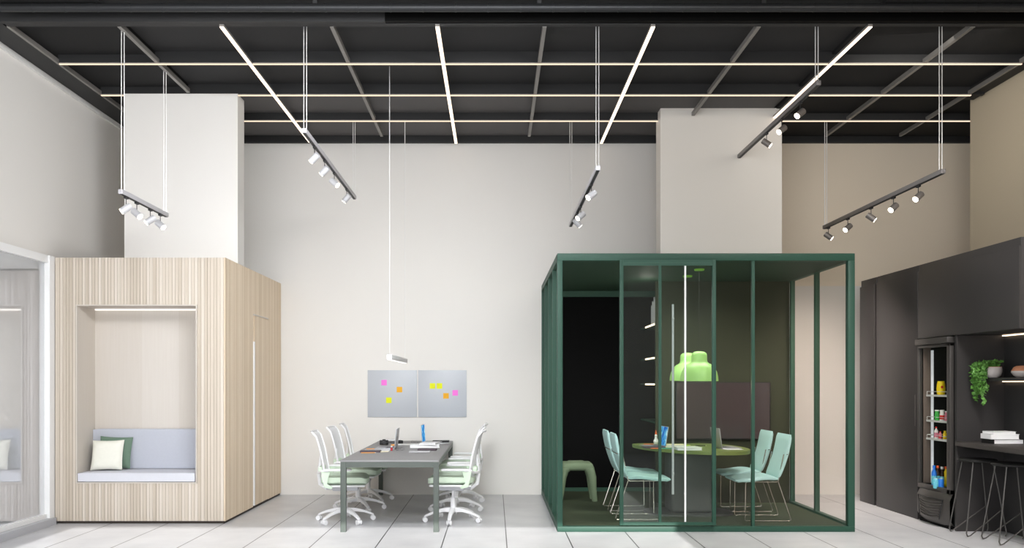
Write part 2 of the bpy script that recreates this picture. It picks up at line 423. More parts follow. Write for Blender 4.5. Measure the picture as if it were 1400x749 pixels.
# front layer: deep beam, black panel box and round duct
struct(bx('trim_%d' % n, M['beam'], -4.6, -1.0, 7.84, 7.894, ZB, ZC - 0.01)); n += 1
struct(bx('trim_%d' % n, M['jet'], -1.0, 5.6, 7.84, 7.894, ZB + 0.005, ZC - 0.015)); n += 1
d = thing('air_duct', 'long black round air duct running across the ceiling above the foremost beam', 'duct', (0.4, 7.66, ZC - 0.052))
prof_d = [(0, 0)]
for k in range(34):
    x = 0.29 * k
    prof_d += [(0.036, x), (0.036, x + 0.278), (0.039, x + 0.279), (0.039, x + 0.289)]
prof_d += [(0, 0.29 * 34)]
MB().lathe(prof_d, seg=24, M=Matrix.Translation((-4.8, 0, 0)) @ Matrix.Rotation(PI / 2, 4, 'Y')).out('duct_tube', M['duct'], d)
for x in (-4, -2, 0, 2, 4):
    MB().box(x - 0.02, x + 0.02, -0.004, 0.004, 0.03, 0.072).out('hanger', M['beam'], d)

# LED strips of the grid
grp = 'glowing ceiling light lines'
def led_x(y, x0, x1, label):
    cx = (x0 + x1) / 2
    t = thing('linear_light', label, 'ceiling light', (cx, y, ZB - 0.018), group=grp)
    MB().box(x0 - cx, x1 - cx, -0.016, 0.012, 0.008, 0.018).out('light_housing', M['rail'], t)
    MB().box(x0 - cx, x1 - cx, -0.014, 0.010, 0.0, 0.008).out('diffuser', M['led_thin'], t)
led_x(F / 132.7 + 0.0, -4.48, 5.43, 'glowing light line across the room, frontmost and longest of three')
led_x(F / 119.7 + 0.0, -4.49, 5.44, 'glowing light line across the room, middle of the three')
led_x(F / 109.0 + 0.0, -4.49, 7.2, 'glowing light line across the room, nearest the back wall')
def led_y(x, y0, y1, label):
    t = thing('linear_light', label, 'ceiling light', (x, y0, ZB - 0.03), group=grp)
    MB().box(-0.020, 0.020, 0, y1 - y0, 0.008, 0.03).out('light_housing', M['rail'], t)
    MB().box(-0.018, 0.018, 0, y1 - y0, 0.0, 0.008).out('diffuser', M['led'], t)
led_y(-2.507, 7.895, YB - 0.15, 'bright light line running in depth, leftmost, ending above the left track light')
led_y(-0.524, 7.895, YB - 0.1, 'bright light line running in depth, above the grey work table')
led_y(1.458, 7.895, YB - 0.1, 'bright light line running in depth, just left of the right wall pier')
led_y(3.454, 7.895, F / 110.9, 'bright light line running in depth, rightmost, ending at right wall pier')

# ------------------------------------------------------------------ glass partition and the room beyond it (left)
g = MB()
yE = 9.33
g.box(XL - 0.05, XL + 0.05, yE - 0.06, yE + 0.04, 0, 2.91)            # end post
g.box(XL - 0.05, XL + 0.03, Y0, yE, 2.83, 2.91)                        # head
g.box(XL - 0.05, XL + 0.03, 2.0, 2.08, 0, 2.83); g.box(XL - 0.05, XL + 0.03, 5.2, 5.28, 0, 2.83)
win = struct(g.out('window_2', M['white']))
bx('sill', M['plastic_g'], XL - 0.05, XL + 0.09, Y0, yE, 0.0, 0.075, parent=win)
bx('sill_cap', M['white'], XL - 0.06, XL + 0.02, Y0, yE, 0.075, 0.12, parent=win)
MB().quad((XL - 0.01, 5.2, 0.1), (XL - 0.01, yE - 0.05, 0.1), (XL - 0.01, yE - 0.05, 2.84), (XL - 0.01, 5.2, 2.84)).out('glass_pane', M['glass_w'], win)
MB().quad((XL - 0.01, Y0, 0.1), (XL - 0.01, 5.2, 0.1), (XL - 0.01, 5.2, 2.84), (XL - 0.01, Y0, 2.84)).out('glass_pane', M['glass_w'], win)
struct(bx('wall_annex_side', M['wall'], -9.0, -8.9, Y0, YB, 0, 2.9))
struct(bx('wall_annex_front', M['wall'], -9.0, XL - 0.12, Y0 - 0.1, Y0, 0, 2.9))
struct(bx('ceiling_annex', M['soffit'], -9.0, XL - 0.12, Y0, YB, 2.78, 2.86))

# ------------------------------------------------------------------ wooden pods
def make_pod(name, label, X0, X1, yF, yBk, H, nx0, nx1, nz0, nz1, depth, wf_, side, cat='pod'):
    cx = (X0 + X1) / 2
    t = thing(name, label, cat, (cx, yF, 0))
    P = 0.035
    x0, x1 = X0 - cx, X1 - cx; a, b = nx0 - cx, nx1 - cx
    # front: flat board pieces around the niche with raised slats
    f = MB(); th = 0.03
    e = 0.0125
    f.box(x0, a - e, 0.012, th, 0.03, H); f.box(b + e, x1, 0.012, th, 0.03, H)
    f.box(a - e, b + e, 0.012, th, 0.03, nz0 - e); f.box(a - e, b + e, 0.012, th, nz1 + e, H)
    k = math.ceil(x0 / P)
    while (k + 1) * P <= x1 + 0.001:
        u0, u1 = k * P + 0.004, (k + 1) * P - 0.004
        if u1 < a - e or u0 > b + e: f.box(u0, u1, 0.005, 0.014, 0.03, H)
        else:
            if u0 < a - e: f.box(u0, a - e, 0.005, 0.014, 0.03, H); u0 = a - e
            if u1 > b + e: f.box(b + e, u1, 0.005, 0.014, 0.03, H); u1 = b + e
            f.box(u0, u1, 0.005, 0.014, 0.03, nz0 - e); f.box(u0, u1, 0.005, 0.014, nz1 + e, H)
        k += 1
    f.out('front_panel', wf_, t, smooth=False)
    bx('plinth', M['plinth'], x0 + 0.02, x1 - 0.02, 0.03, yBk - yF, 0, 0.03, parent=t)
    bx('roof_panel', M['wood_p'], x0 + 0.02, x1 - 0.02, 0.03, yBk - yF, H - 0.03, H - 0.002, parent=t)
    # niche lining
    l = MB()
    l.box(a - 0.012, a, -0.012, depth, nz0 - 0.012, nz1 + 0.012); l.box(b, b + 0.012, -0.012, depth, nz0 - 0.012, nz1 + 0.012)
    l.box(a, b, -0.008, depth, nz1, nz1 + 0.012); l.box(a, b, -0.008, depth, nz0 - 0.012, nz0)
    l.box(a - 0.012, b + 0.012, depth, depth + 0.02, nz0 - 0.012, nz1 + 0.012)
    l.out('niche_lining', M['wood_p'], t, smooth=False)
    bx('light_strip', M['led_white'], a + 0.02, b - 0.01, depth - 0.05, depth - 0.02, nz1 - 0.02, nz1 - 0.002, parent=t)
    if side:
        D = yBk - yF
        dy0, dy1, dz = F / 112.3 - yF, F / 105.6 - yF, 2.36
        s = MB()
        s.box(x1 - 0.03, x1 - 0.012, 0.03, dy0, 0.03, H); s.box(x1 - 0.03, x1 - 0.012, dy1, D, 0.03, H)
        s.box(x1 - 0.03, x1 - 0.012, dy0, dy1, dz + 0.01, H)
        dr = MB(); dr.box(x1 - 0.03, x1 - 0.012, dy0 + 0.045, dy1 - 0.008, 0.035, dz)
        q = 0
        while (q + 1) * P <= D:
            u0, u1 = q * P + 0.004, (q + 1) * P - 0.004
            if u1 <= dy0 or u0 >= dy1: s.box(x1 - 0.014, x1, u0, u1, 0.03, H)
            else:
                s.box(x1 - 0.014, x1, u0, u1, dz + 0.014, H)
                if u0 > dy0 + 0.045: dr.box(x1 - 0.014, x1 - 0.001, u0, u1, 0.035, dz)
            q += 1
        s.box(x1 - 0.008, x1 + 0.004, -0.004, 0.012, 0.03, H)
        s.out('side_panel', M['wood_s'], t, smooth=False)
        dd = dr.out('door', M['wood_s'], t, smooth=False)
        dd['label'] = 'flush slatted door in the side of the pod'
        h = bx('handle', M['white'], x1 - 0.02, x1 + 0.008, dy0 + 0.006, dy0 + 0.036, 0.04, 2.04, parent=dd)
        h['label'] = 'tall pale strip handle'
        tr = MB(); tr.box(x1 - 0.006, x1 + 0.006, dy0, dy1, dz, dz + 0.014)
        tr.out('door_trim', M['wood_p'], t)
    else:
        bx('side_panel', wf_, x0, x0 + 0.02, 0.03, yBk - yF, 0.03, H, parent=t)
    return t
pod = make_pod('seating_pod', 'pale ash slatted pod with lit seating niche and side door', XL + 0.055, -2.932, 9.36, YB - 0.01, 2.90,
               -4.542, -3.25, 0.454, 2.375, 0.415, M['wood_f'], True)
pod2 = make_pod('seating_pod', 'greyed slatted pod with niche seen through the glass partition at far left', -6.9, XL - 0.13, 9.36, 11.3, 2.76,
                -6.6, -5.15, 0.454, 2.375, 0.415, M['wood_2'], False)

def cushion_mesh(w, d, h, M4=None, puff=0.02, nx=26, ny=8, wr=0.0):
    """soft block, w along x, d along y, h along z, with rounded swollen top and wrinkles on the front"""
    t = bmesh.new()
    bmesh.ops.create_cube(t, size=1)
    bmesh.ops.subdivide_edges(t, edges=t.edges[:], cuts=14, use_grid_fill=True)
    for v in t.verts:
        x, y, z = v.co * 2
        r = 0.10
        v.co = Vector((x * w / 2, y * d / 2, z * h / 2))
        ex = max(0, abs(x) - 0.9) / 0.1; ey = max(0, abs(y) - 0.8) / 0.2
        if abs(z) > 0.99: v.co.z -= math.copysign(1, z) * min(h, 0.11) * 0.12 * (ex ** 2 + ey ** 2) * .5
        v.co.z += puff * (1 - x * x) * (1 - y * y) * (1 if z > 0 else 0)
        if wr > 0 and y < -0.9:
            v.co.y += wr * math.sin(v.co.x * 95 + z * 1.5) * (0.4 + 0.6 * abs(z))
    if M4 is not None: bmesh.ops.transform(t, matrix=M4, verts=t.verts)
    return t
def pillow_mesh(w, h, th, seed=0, n=22):
    rnd = random.Random(seed)
    t = bmesh.new()
    grid = {}
    for side in (1, -1):
        for i in range(n + 1):
            for j in range(n + 1):
                u = -1 + 2 * i / n; v = -1 + 2 * j / n
                edge = (i in (0, n) or j in (0, n))
                if edge and side == -1: grid[(side, i, j)] = grid[(1, i, j)]; continue
                prof = max(0, (1 - u ** 4) * (1 - v ** 4)) ** 0.55
                inw = 1 - 0.055 * (1 - (v * v)) * (abs(u) ** 3)
                inh = 1 - 0.055 * (1 - (u * u)) * (abs(v) ** 3)
                wob = 0.010 * math.sin(5 * u + seed) * math.sin(4 * v + 2 * seed) * prof
                grid[(side, i, j)] = t.verts.new((u * w / 2 * inw, side * -1 * (th / 2 * prof + wob * side * .5), v * h / 2 * inh))
        for i in range(n):
            for j in range(n):
                q = [grid[(side, i, j)], grid[(side, i + 1, j)], grid[(side, i + 1, j + 1)], grid[(side, i, j + 1)]]
                t.faces.new(q if side == 1 else q[::-1])
    return t

sc_ = MB(); sc_.merge(cushion_mesh(1.275, 0.41, 0.105, wr=0.0022, puff=0.006))
tag(sc_.out('bench_cushion', M['cush_w'], loc=(-3.9, 9.36 + 0.203, 0.454 + 0.0525)), 'long white seat cushion on the bench of the lit wooden niche', 'cushion')
bc = MB(); bc.merge(cushion_mesh(1.275, 0.055, 0.45, puff=0.0))
tag(bc.out('back_cushion', M['cush'], loc=(-3.9, 9.36 + 0.382, 0.566 + 0.225)), 'wide pale blue-grey back cushion standing against the niche wall', 'cushion')
def pillow(name, w, h, th, m, loc, rx, ry, label, seed):
    p = MB(); p.merge(pillow_mesh(w, h, th, seed), Matrix.Rotation(rx, 4, 'X') @ Matrix.Rotation(ry, 4, 'Y'))
    return tag(p.out(name, m, loc=loc), label, 'pillow')
pillow('throw_pillow', 0.37, 0.355, 0.09, M['pillow_g'], (-4.265, 9.668, 0.755), math.radians(-9), math.radians(2), 'sage green pillow tucked behind the cream pillow on the bench', 2)
pillow('throw_pillow', 0.355, 0.335, 0.10, M['pillow_w'], (-4.30, 9.548, 0.735), math.radians(-13), math.radians(-1), 'cream square pillow leaning in front on the wooden bench niche', 1)
# the far pod's cushions
c2 = MB(); c2.merge(cushion_mesh(1.44, 0.41, 0.105, wr=0.002, puff=0.006))
tag(c2.out('bench_cushion', M['cush_w'], loc=(-5.875, 9.563, 0.5065)), 'white seat cushion of the pod seen through the glass partition', 'cushion')
c3 = MB(); c3.merge(cushion_mesh(1.44, 0.055, 0.45, puff=0.0))
tag(c3.out('back_cushion', M['cush'], loc=(-5.875, 9.742, 0.566 + .225)), 'grey back cushion of the pod seen through the glass partition', 'cushion')
pillow('throw_pillow', 0.36, 0.34, 0.10, M['pillow_w'], (-5.60, 9.60, 0.735), math.radians(-12), 0, 'pale pillow at the left photo edge behind the glass partition', 3)

# ------------------------------------------------------------------ meeting booth
BX0, BX1 = 0.648, 3.715
BY0, BY1 = F / 132.7, F / 99.0
BH = 2.87
booth = thing('meeting_booth', 'dark green framed meeting booth with glass front and sliding door', 'booth', (BX0, BY0, 0))
BW = BX1 - BX0; BD = BY1 - BY0
def bb(name, m, x0, x1, y0, y1, z0, z1, parent=booth, bev=0.0): return bx(name, m, x0, x1, y0, y1, z0, z1, parent=parent, bev=bev)
fr = MB()
fr.box(0, BW, 0, 0.07, BH - 0.075, BH, 0.004); fr.box(0, BW, 0, 0.07, 0, 0.055, 0.003)
fr.box(0, 0.055, 0, 0.07, 0.055, BH - 0.075, 0.003); fr.box(BW - 0.07, BW, 0, 0.07, 0.055, BH - 0.075, 0.003)
fr.out('front_frame', M['green'], booth)
# sides
for side, xa, xb in (('L', 0.0, 0.055), ('R', BW - 0.06, BW)):
    sf = MB()
    sf.box(xa, xb, 0.07, BD, BH - 0.075, BH); sf.box(xa, xb, 0.07, BD, 0, 0.075)
    sf.box(xa, xb, BD - 0.05, BD, 0.075, BH - 0.075)
    sf.out('side_frame', M['green'] if side == 'L' else M['green_d'], booth)
YT = F / 110.2 - BY0      # television wall, local depth
for yy in (0.78, 1.5, 2.25):
    bb('mullion', M['green'], 0.0, 0.05, yy - 0.022, yy + 0.022, 0.075, BH - 0.075)
for yy in (F / 119.6 - BY0, YT - 0.03):
    bb('mullion', M['green_d'], BW - 0.055, BW - 0.005, yy - 0.025, yy + 0.025, 0.075, BH - 0.075)
ys = [0.07, 0.78, 1.5, 2.25, BD - 0.05]
for a, b in zip(ys, ys[1:]):
    MB().quad((0.025, a, 0.07), (0.025, b, 0.07), (0.025, b, BH - 0.07), (0.025, a, BH - 0.07)).out('glass_pane', M['glass'], booth)
ys = [0.07, F / 119.6 - BY0, YT]
for a, b in zip(ys, ys[1:]):
    MB().quad((BW - 0.03, a, 0.07), (BW - 0.03, b, 0.07), (BW - 0.03, b, BH - 0.07), (BW - 0.03, a, BH - 0.07)).out('glass_pane', M['glass'], booth)
bb('platform', M['green_fl'], 0.05, BW - 0.05, 0.07, BD, 0.0, 0.05)
bb('roof', M['green_ceil'], 0.05, BW - 0.05, 0.07, BD, BH - 0.075, BH - 0.01)
bb('rear_panel', M['black_wall'], 0.055, 1.6, BD - 0.06, BD - 0.01, 0.05, BH - 0.14)
bb('rear_beam', M['green_d'], 0.055, 1.6, BD - 0.10, BD - 0.06, BH - 0.155, BH - 0.075)
bb('rear_skirting', M['green_d'], 0.055, 1.6, BD - 0.075, BD - 0.06, 0.05, 0.10)
# inner block carrying the television, with a shelf niche on its left end
TX = 2.0 - BX0
bb('television_wall', M['green_in'], TX, BW - 0.055, YT, YT + 0.04, 0.05, BH - 0.075)
bb('side_wall', M['green_in'], TX + 0.26, BW - 0.055, YT + 0.04, BD - 0.06, 0.05, BH - 0.075)
for z in (2.28, 1.86, 1.53, 1.05):
    bb('shelf', M['green_d'], TX, TX + 0.26, YT + 0.04, BD - 0.10, z - 0.02, z)
for z in (2.28, 1.86, 1.53):
    bb('shelf_light', M['led_shelf'], TX - 0.006, TX, YT + 0.06, BD - 0.5, z - 0.022, z - 0.002)
# fixed front: vertical mullion at 1030 and rail at 976
def fx(px): return (px - 676) / 132.7 - BX0
bb('mullion', M['green'], fx(1028.5), fx(1032.5), 0.012, 0.05, 0.055, BH - 0.075)
MB().quad((fx(976), 0.035, 0.05), (fx(1030), 0.035, 0.05), (fx(1030), 0.035, BH - 0.07), (fx(976), 0.035, BH - 0.07)).out('glass_pane', M['glass'], booth)
MB().quad((fx(1030), 0.035, 0.05), (fx(1161), 0.035, 0.05), (fx(1161), 0.035, BH - 0.07), (fx(1030), 0.035, BH - 0.07)).out('glass_pane', M['glass'], booth)
# sliding door in front: x 845..976, y 355..718
dz1 = EYE + (524 - 355) / 133.4; dz0 = EYE - (718 - 524) / 133.4
dr = MB()
X0d, X1d = fx(845) + 0.012, fx(976) + 0.012
w = 0.038
dr.box(X0d + w, X1d - w, -0.044, -0.006, dz1 - 0.06, dz1 - 0.001)
dr.box(X0d + w, X1d - w, -0.044, -0.006, dz0 + 0.001, dz0 + 0.03)
dr.box(X0d, X0d + w, -0.045, -0.005, dz0, dz1, 0.002)
dr.box(X1d - w, X1d, -0.045, -0.005, dz0, dz1, 0.002)
xm = fx(901.5)
door = dr.out('sliding_door', M['green'], booth)
bx('mullion', M['green'], xm - 0.014, xm + 0.014, -0.04, -0.01, dz0 + 0.03, dz1 - 0.06, parent=door)
bx('door_groove', M['green_d'], X0d + w, X1d - w, -0.047, -0.044, dz1 - 0.034, dz1 - 0.028, parent=door)
for a, b in ((X0d + w - 0.005, xm), (xm, X1d - w + 0.005)):
    MB().quad((a, -0.025, dz0 + 0.03), (b, -0.025, dz0 + 0.03), (b, -0.025, dz1 - 0.055), (a, -0.025, dz1 - 0.055)).out('glass_pane', M['glass_d'], door)
h = MB(); xh = fx(934) + .008  # bright reflection streak on the door glass, built as a bar
h.cyl((xh, -0.062, dz0 + 0.04), (xh, -0.062, dz1 - 0.065), 0.010)
h.cyl((xh, -0.062, 0.4), (xh, -0.02, 0.4), 0.006).cyl((xh, -0.062, 2.5), (xh, -0.02, 2.5), 0.006)
hh = h.out('handle', M['white'], door); hh['label'] = 'full height white bar in place of a glass reflection'
h = MB(); xh = fx(919) + .02  # second reflection streak, modelled as a shorter bar
h.cyl((xh, 0.06, 0.38), (xh, 0.06, 2.35), 0.012).cyl((xh, 0.0, 0.6), (xh, 0.06, 0.6), 0.006).cyl((xh, 0.0, 2.2), (xh, 0.06, 2.2), 0.006)
hh = h.out('handle', M['plastic_g'], door); hh['label'] = 'shorter pale bar inside, in place of a glass reflection'

# television
tv = thing('television', 'large flat dark television on the green wall inside the booth', 'television', ((988 - 676) / 110.4, BY0 + YT - 0.02, EYE - 0.34))
MB().box(-0.585, 0.585, -0.03, 0.018, -0.355, 0.355, 0.006).out('casing', M['black'], tv)
MB().box(-0.572, 0.572, -0.034, -0.029, -0.340, 0.344).out('screen', M['tv'], tv)

# books and objects on the booth shelves
def book(name, w, d, h, cover, loc, label, group=None, rz=0, page=True, ry=0):
    """closed book: w across, d deep, h thick; spine on -x side; local origin at base centre"""
    t = thing(name, label, 'book', loc, rz, group)
    c = MB(); e = 0.003 if h > .012 else h * .2
    c.box(-w / 2, w / 2, -d / 2, d / 2, 0, e).box(-w / 2, w / 2, -d / 2, d / 2, h - e, h).box(-w / 2, -w / 2 + e, -d / 2, d / 2, 0, h)
    p = MB(); p.box(-w / 2 + e, w / 2 - 0.006, -d / 2 + 0.005, d / 2 - 0.005, e, h - e)
    cv = c.out('cover', cover, t); pg = p.out('pages', M['paper'], t)
    if ry:
        for q in (cv, pg): q.rotation_euler = (0, ry, 0)
    return t
bk = ['tallest white book at the near end of the booth shelf', 'white book second on the lit booth shelf', 'slightly shorter grey-white book third on booth shelf', 'white book fourth on the lit booth shelf', 'short white book at the far end of shelf']
for i, (hh_, th_) in enumerate(((0.30, 0.035), (0.33, 0.03), (0.27, 0.04), (0.29, 0.03), (0.24, 0.035))):
    yy = BY0 + YT + 0.10 + i * 0.055
    t = thing('shelf_book', bk[i], 'book', (2.11, yy, 2.28), 0, 'upright books on the booth shelf')
    MB().box(-0.10, 0.10, -th_ / 2, th_ / 2, 0.0, hh_).out('pages', M['paper'], t)
    MB().box(-0.105, -0.10, -th_ / 2 - .002, th_ / 2 + .002, 0.0, hh_ + .004).box(-0.105, 0.105, -th_ / 2 - .003, -th_ / 2, 0.0, hh_ + .004).out('cover', M['plastic_w'] if i % 2 == 0 else M['plastic_g'], t)
tag(MB().lathe([(0, 0), (0.05, 0), (0.06, 0.03), (0.055, 0.05), (0.03, 0.06), (0, 0.06)]).out('small_bowl', M['pot'], loc=(2.1, BY0 + YT + 0.16, 1.86)), 'small pale bowl on the middle lit shelf in the booth', 'bowl')
tag(MB().lathe([(0, 0), (0.03, 0), (0.035, 0.05), (0.015, 0.12), (0.018, 0.16), (0.012, 0.16), (0, 0.05)]).out('slim_vase', M['cream'], loc=(2.1, BY0 + YT + 0.13, 1.53)), 'slim cream vase on the lowest lit booth shelf', 'vase')
for k, (yy, hh_) in enumerate(((BY0 + YT + 0.35, 0.62),)):
    # dried branch bundle standing on the top shelf end
    pass

# pebble-shaped table
def pebble(pts, n=10):
    out = []; m = len(pts)
    for i in range(m):
        p0, p1, p2, p3 = [Vector(pts[(i + k - 1) % m]) for k in range(4)]
        for j in range(n):
            t = j / n
            q = 0.5 * ((2 * p1) + (-p0 + p2) * t + (2 * p0 - 5 * p1 + 4 * p2 - p3) * t * t + (-p0 + 3 * p1 - 3 * p2 + p3) * t ** 3)
            out.append((q.x, q.y))
    return out
TC = (2.24, 9.85)
tb = thing('meeting_table', 'olive green rounded table on a dark pedestal inside the booth', 'table', (TC[0], TC[1], 0.05))
pp = pebble([(1.66, 10.35), (1.74, 9.85), (2.0, 9.38), (2.38, 9.14), (2.70, 9.22), (2.84, 9.6), (2.80, 10.1), (2.60, 10.42), (2.2, 10.46), (1.85, 10.47)])
pp = [(x - TC[0], min(y, 10.47) - TC[1]) for x, y in pp]
MB().prism(pp, 0.715, 0.752, bev=0.008).out('tabletop', M['olive_top'], tb)
MB().box(-0.02 - 0.24, -0.02 + 0.24, -0.2, 0.2, 0.02, 0.715, 0.05, seg=4).out('pedestal', M['pedestal'], tb)
MB().prism(pebble([(-0.42, -0.25), (0.38, -0.25), (0.38, 0.25), (-0.42, 0.25)], 8), 0.0, 0.02).out('base_plate', M['pedestal'], tb)
TZ = 0.802

# booth chairs: facing +x, origin on the floor below the seat's rear edge
def make_side_chair(label):
    t = thing('side_chair', label, 'chair', (0, 0, 0), group='aqua chairs in the booth')
    # profile extruded shell: seat
    def slab(path, th, w, edge=0.05):
        """soft pad swept along an x-z path, width along y"""
        b = bmesh.new(); ny = 12; rows = []
        for i, (x, z) in enumerate(path):
            a = path[max(i - 1, 0)]; c = path[min(i + 1, len(path) - 1)]
            tx, tz = c[0] - a[0], c[1] - a[1]; L = math.hypot(tx, tz); nx_, nz_ = -tz / L, tx / L
            endf = min(1.0, (min(i, len(path) - 1 - i) + 0.35) / 1.6)
            ww = w * (1 if endf >= 1 else 0.90 + 0.10 * endf)
            hh = th / 2 * math.sqrt(max(0.12, endf))
            ring = []
            for k in range(28):
                ang = 2 * PI * k / 28
                ca, sa = math.cos(ang), math.sin(ang)
                py = math.copysign(abs(ca) ** 0.32, ca) * ww / 2
                pn = math.copysign(abs(sa) ** 0.55, sa) * hh
                ring.append(b.verts.new((x + nx_ * pn, py, z + nz_ * pn)))
            rows.append(ring)
        for A, B in zip(rows, rows[1:]):
            for k in range(28): b.faces.new((A[k], A[(k + 1) % 28], B[(k + 1) % 28], B[k]))
        b.faces.new(rows[0]); b.faces.new(rows[-1][::-1])
        return b
    seat = [(0.0 + 0.46 * i / 12, 0.452 + 0.012 * math.sin(i / 12 * PI * 2) + (0.012 if i > 10 else 0) * -1) for i in range(13)]
    MB().merge(slab(seat, 0.05, 0.46)).out('seat', M['tblue'], t)
    back = [(0.0 - 0.135 * (i / 14) - 0.02 * math.sin(i / 14 * PI), 0.46 + 0.47 * i / 14) for i in range(15)]
    MB().merge(slab(back, 0.045, 0.44)).out('backrest', M['tblue'], t)
    for s in (-1, 1):
        y = 0.205 * s
        MB().tube([(-0.06, y * 0.98, 0.72), (-0.0, y, 0.435), (0.02, y, 0.425), (0.33, y, 0.425), (0.35, y, 0.41), (0.355, y, 0.015), (0.34, y, 0.007), (-0.12, y, 0.007), (-0.135, y, 0.02), (0.0, y, 0.425)], 0.0055, 6).out('leg_frame', M['chrome'], t)
    for xx in (0.04, 0.30): MB().tube([(xx, -0.205, 0.425), (xx, 0.205, 0.425)], 0.006, 6).out('crossbar', M['chrome'], t)
    MB().tube([(-0.085, -0.225, 0.72), (-0.12, -0.2, 0.72), (-0.12, 0.2, 0.72), (-0.085, 0.225, 0.72)], 0.0055, 6).out('crossbar', M['chrome'], t)
    return t
ch = make_side_chair('aqua upholstered wire-leg chair on the left of the booth table, nearer the glass')
ch.location = (1.445, 9.50, 0.05)
dup(ch, (1.445, 10.14, 0.05), 0, 'aqua upholstered wire-leg chair, left side, farther, near the green stool')
dup(ch, (3.04, 9.41, 0.05), PI, 'aqua upholstered wire-leg chair on the right of the booth table, nearer')
dup(ch, (3.06, 10.08, 0.05), PI, 'aqua upholstered wire-leg chair, right side, farther, against the television wall')

# arch stool
st = thing('arch_stool', 'sage green upholstered stool with arched legs by booth black wall', 'stool', (1.04, 10.9, 0.05))
def arch(y0, y1):
    t = bmesh.new(); path = []
    W, H = 0.20, 0.44
    path = [(-W - 0.02, 0), (-W, 0.15), (-W + 0.012, 0.30), (-W + 0.04, 0.40), (-0.08, 0.445), (0.08, 0.445), (W - 0.04, 0.40), (W - 0.012, 0.30), (W, 0.15), (W + 0.02, 0)]
    return path
for yy in (-0.115, 0.115):
    pth = arch(0, 0)
    MB().tube([(x, yy, max(z, 0.0)) for x, z in pth], [0.034, 0.042, 0.052, 0.06, 0.05, 0.05, 0.06, 0.052, 0.042, 0.034], 12).out('arched_leg', M['stool'], st)
MB().box(-0.2, 0.2, -0.17, 0.17, 0.385, 0.485, 0.045, seg=5).out('seat', M['stool'], st)

# lime pendants
def pendant(loc, canz, label):
    t = thing('pendant_lamp', label, 'pendant lamp', loc, group='lime dome pendants over the booth table')
    R = 0.207
    prof = [(R, 0.0), (R * 0.995, 0.01), (R * 0.98, 0.05), (R * 0.92, 0.10), (R * 0.80, 0.15), (R * 0.62, 0.185), (0.105, 0.195), (0.088, 0.215), (0.085, 0.235), (0.085, 0.28), (0.078, 0.305), (0.055, 0.322), (0.02, 0.328), (0, 0.328)]
    inner = [(r - 0.006 if r > 0.01 else 0, z - 0.002) for r, z in prof if z < 0.2]
    MB().lathe([(inner[-1][0], inner[-1][1])] + inner[::-1] + prof, seg=48).out('shade', M['lime'], t)
    MB().cyl((0, 0, 0.32), (0, 0, canz - loc[2] - 0.02), 0.0018, seg=6).out('cord', M['dark'], t)
    MB().lathe([(0, -0.018), (0.05, -0.018), (0.055, -0.01), (0.055, 0), (0, 0)], (0, 0, canz - loc[2])).out('ceiling_canopy', M['lime_d'], t)
    MB().lathe([(0, 0.05), (0.03, 0.06), (0.035, 0.09), (0.02, 0.13), (0, 0.14)], seg=16).out('bulb', emis('bulb_glow', (255, 240, 205), 2.5), t)
pendant((2.265, F / 123.6, 1.557), BH - 0.076, 'lime green dome pendant lamp over booth table, front and right of the pair')
pendant((2.266, F / 116.5, 1.562), BH - 0.076, 'lime green dome pendant lamp over booth table, rear and left of the pair')

# ------------------------------------------------------------------ laptops
def laptop(loc, rz, label, lean=14, w=0.31, d=0.22, screen=True, mark=True):
    """hinge along local y at the origin; base extends to +x; lid rises at x=0 and leans to -x"""
    t = thing('laptop', label, 'laptop', loc, rz, 'open laptops')
    b = MB().box(0, d, -w / 2, w / 2, 0, 0.013, 0.003).out('base', M['alu'], t)
    MB().box(0.02, 0.11, -w / 2 + 0.02, w / 2 - 0.02, 0.013, 0.0145).out('keyboard', M['alu_d'], b)
    R = Matrix.Translation((0, 0, 0.012)) @ Matrix.Rotation(math.radians(-lean), 4, 'Y')
    l = MB().box(-0.007, 0, -w / 2, w / 2, 0, d, 0.002, M=R).out('lid', M['alu'], t)
    MB().box(0.0003, 0.001, -w / 2 + 0.006, w / 2 - 0.006, 0.006, d - 0.006, M=R).out('screen', M['screen'], l)
    if mark: MB().box(-0.0078, -0.007, -0.012, 0.012, 0.11, 0.14, 0.0003, M=R).out('lid_mark', M['alu_d'], l)
    return t

# ------------------------------------------------------------------ work table
TX0, TX1 = (465 - 676) / 133.0, (600 - 676) / 133.0
TY0, TY1 = F / 133.0, YB - 0.03
wt = thing('work_table', 'long grey work table with square metal legs against the back wall', 'table', ((TX0 + TX1) / 2, (TY0 + TY1) / 2, 0))
hw = (TX1 - TX0) / 2; hd = (TY1 - TY0) / 2
MB().box(-hw, hw, -hd, hd, 0.722, 0.742, 0.002).out('tabletop', M['table_grey'], wt)
MB().box(-hw + 0.005, hw - 0.005, -hd + 0.005, -hd + 0.055, 0.665, 0.722).box(-hw + 0.005, hw - 0.005, hd - 0.055, hd - 0.005, 0.665, 0.722).box(-hw + 0.005, -hw + 0.055, -hd, hd, 0.665, 0.722).box(hw - 0.055, hw - 0.005, -hd, hd, 0.665, 0.722).out('apron', M['table_leg'], wt)
for sx in (-1, 1):
    for sy in (-1, 1):
        cx = sx * (hw - 0.03); cy = sy * (hd - 0.03)
        MB().box(cx - 0.028, cx + 0.028, cy - 0.028, cy + 0.028, 0, 0.722, 0.002).out('leg', M['table_leg'], wt)

